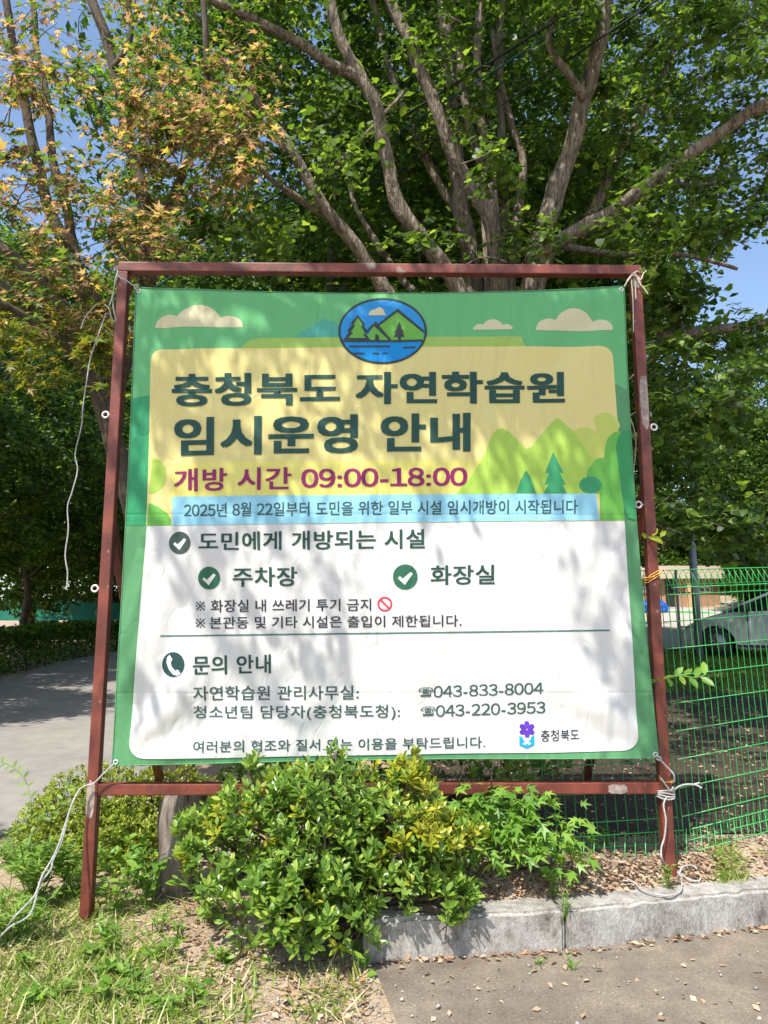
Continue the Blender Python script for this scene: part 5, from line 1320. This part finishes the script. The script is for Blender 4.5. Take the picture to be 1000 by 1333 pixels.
for px, py, lab in ((150,1170,'broad-leaved seedling just right of the left post'), (195,1160,'broad-leaved creeper at the foot of the stump'), (170,1130,'climbing weed between the left post and the stump'), (270,1180,'broad-leaved weed under the left side of the large bush')):
    weed(onz(px, py + 20, H(-1.2, 3.9) + .01), .26, .16, 60, .065, 'leaf_seedling', lab, T_OVAL, 10)
weed(onz(476, 1272, 0), .10, .05, 9, .07, 'leaf_seedling', 'small bright sprout at the broken end of the kerb', T_OVAL, 3)
weed(KP[1] + Vector((0, .02, .15)), .10, .05, 24, .03, 'leaf_weed', 'thin weeds sprouting from the joint between the kerb stones', T_LONG, 6)
weed(onz(745, 1262, 0.01), .05, .06, 16, .03, 'leaf_weed', 'tiny weed on the pavement below the kerb joint', T_LONG, 5)
weed(onz(700, 1256, 0.01), .03, .05, 12, .03, 'leaf_weed', 'flat little weed on the pavement left of the joint', T_LONG, 4)
for px, py, lab in ((720,1165,'small weed on the leaf litter above the kerb'), (790,1100,'thin weed at the foot of the fence left of the right post'), (870,1160,'small grassy weed beside the curled rope')):
    q = og(px, py); weed(q, .12, .06, 26, .045, 'leaf_weed', lab, T_LONG, 6)

for i in range(26):
    px = rng.uniform(20, 430); py = rng.uniform(1215, 1335); q = onz(px, py, 0); q.z = H(q.x, q.y)
    if 330 < px < 400 and py > 1270: continue
    weed(q, rng.uniform(.05, .11), rng.uniform(.04, .09), int(rng.uniform(14, 34)), rng.uniform(.03, .06), 'leaf_weed' if i % 3 else 'leaf_seedling', 'small green weed growing in the trampled grass and bare earth at lower left', T_OVAL if i % 2 else T_LONG, 6)['group'] = 'small weeds at lower left'
# ------------------------------------------------------------------ ground cover
def blades(name, pts, hgt, mat, lean=.6, tpl=T_BLADE, width=1.0):
    n = len(pts); a = rnd_dirs(n); a[:,2] = np.abs(a[:,2]) * .6 + .6 * (1.2 - lean); nn = rnd_dirs(n); nn[:,2] *= .3
    o = link(name, leaf_mesh(name, tpl, pts, a, nn, hgt * rng.uniform(.5, 1.3, n)), M[mat]); return tag(o, kind='stuff')
pts = []
for i in range(21000):
    px = rng.uniform(-60, 480); py = rng.uniform(1165, 1420); q = onz(px, py, 0)
    dn = noise.noise(Vector((q.x * 2.3, q.y * 2.3, 5)))
    dens = 1.0 * sm(230, 120, px + (py - 1240) * -.25) + .30 * sm(.02, .3, dn)
    if py > 1300 and px < 330: dens = max(dens, .55 + dn)
    if 380 < px < 470 and py > 1270: dens = max(dens, .5 + dn)
    if rng.uniform() < dens * .8: pts.append((q.x, q.y, H(q.x, q.y) - .005))
flat_ = [p for p in pts if rng.uniform() < (.34 if p[0] < -.75 else .20)]
pts = [p for p in pts if rng.uniform() < (.8 if p[0] < -.7 else .34)]
o = blades('grass', pts, .085, 'grass', .8); o['label'] = 'trampled green and straw-coloured grass over the bare earth at lower left'; o['category'] = 'grass'
n_ = len(flat_); a_ = rnd_dirs(n_); a_[:,2] = np.abs(a_[:,2]) * .18
M['straw'] = mat_leaf('straw', [(0.20,0.22,0.07), (0.38,0.34,0.15), (0.55,0.47,0.27), (0.62,0.53,0.34)], .15, .6, .2, 1.0)
o = link('cut_grass', leaf_mesh('cut_grass', (np.array([(-.025,0,0),(.025,0,0),(-.02,.5,.02),(.02,.5,.02),(0,1,-.01)]), [(0,1,3,2),(2,3,4)]), np.array(flat_) + [0, 0, .012], a_, np.array([0, 0, 1.0]) + rnd_dirs(n_) * .3, rng.uniform(.06, .16, n_)), M['straw']); tag(o, 'dry straw-coloured cut grass lying flat at lower left', 'grass', kind='stuff')
pts = []
for i in range(9000):
    q = og(rng.uniform(930, 1010), rng.uniform(1095, 1176), 0)
    if noise.noise(q * 3) + .25 > rng.uniform(0, .8) * (1.6 - (q.x - 1.6)): pts.append(q)
for i in range(2500):
    q = og(rng.uniform(925, 1010), rng.uniform(1110, 1176), 0); pts.append(q) if noise.noise(q * 4) > .12 else None
o = blades('grass', [tuple(p) for p in pts if rng.uniform() < .5], .055, 'grass', 1.0); o['label'] = 'short green grass above the kerb at the right edge'; o['category'] = 'grass'
pts = []
for i in range(34000):
    x = rng.uniform(2.2, 11); y = rng.uniform(7.5, 15.8); 
    if noise.noise(Vector((x, y, 0))) * .6 + sm(7.5, 11.5, y) > rng.uniform(.2, .9): pts.append((x, y, H(x, y)))
o = blades('lawn', pts, .12, 'grass_shade', .7); o['label'] = 'thin shaded lawn between the mesh fence and the car'; o['category'] = 'grass'
# fallen leaves
def flat_scatter(name, pts, size, mat, label, cat, tpl=T_DIA, tilt=.45):
    n = len(pts); a = rnd_dirs(n); a[:,2] *= .25; nn = np.array([0, 0, 1.0]) + rnd_dirs(n) * tilt
    me = leaf_mesh(name, tpl, pts, a, nn, size * rng.uniform(.5, 1.4, n)); o = link(name, me, M[mat]); return tag(o, label, cat, kind='stuff')
pts = []
for i in range(5200):
    px = rng.uniform(470, 1010); py = rng.uniform(1085, 1185); q = og(px, py, .006 + rng.uniform(0, .015))
    if q.y < kerb_line(min(q.x, KP[2].x)) + .16: 
        if rng.uniform() > .03: continue
    if px > 925 and rng.uniform() < .6: continue
    pts.append(tuple(q))
for i in range(1500):
    q = og(rng.uniform(200, 480), rng.uniform(1150, 1330), .006 + rng.uniform(0, .01))
    if noise.noise(q * 2.5) > -.05: pts.append(tuple(q))
for i in range(9000):
    x = rng.uniform(.4, 6.5); y = rng.uniform(4.15, 11.5); pts.append((x, y, H(x, y) + .01 + rng.uniform(0, .012)))
for i in range(900):
    x = rng.uniform(-.2, 2.2); q = kerb_line(min(x, KP[2].x)) - abs(rng.normal()) * .02 - .01; 
    if rng.uniform() < .25: pts.append((x, q, .022))
for i in range(45): 
    q = onz(rng.uniform(500, 1000), rng.uniform(1245, 1345), .02); pts.append(tuple(q))
flat_scatter('leaf_litter', pts, .032, 'litter', 'brown and tan dead leaves lying over the planting bed and pavement', 'dead leaves')
def pebble_mesh(pts, sizes):
    V = np.array([(-1,0,0),(1,0,0),(0,-.8,0),(0,.8,0),(0,0,.7),(0,0,-.5),(.6,.5,.35),(-.5,-.5,.4)]); Fc = [(0,2,7),(2,4,7),(4,0,7),(0,4,3),(4,6,3),(4,1,6),(1,3,6),(4,2,1),(0,5,2),(2,5,1),(1,5,3),(3,5,0)]
    n = len(pts); a = rnd_dirs(n); a[:,2] *= .2; return leaf_mesh('pebbles', (V, Fc), pts, a, np.array([0, 0, 1.0]) + rnd_dirs(n) * .3, sizes)
pts = []
for i in range(1500):
    q = og(rng.uniform(150, 560), rng.uniform(1215, 1345), .003); pts.append(tuple(q))
for i in range(120):
    q = og(rng.uniform(490, 1010), rng.uniform(1240, 1345), .016); pts.append(tuple(q))
for i in range(700):
    q = og(rng.uniform(620, 900), rng.uniform(1105, 1180), .005); pts.append(tuple(q))
tag(link('pebbles', pebble_mesh(np.array(pts), np.abs(rng.normal(0, .0045, len(pts))) + .002), M['pebble']), 'grey and tan grit and pebbles strewn over the bare earth and pavement', 'pebbles', kind='stuff')
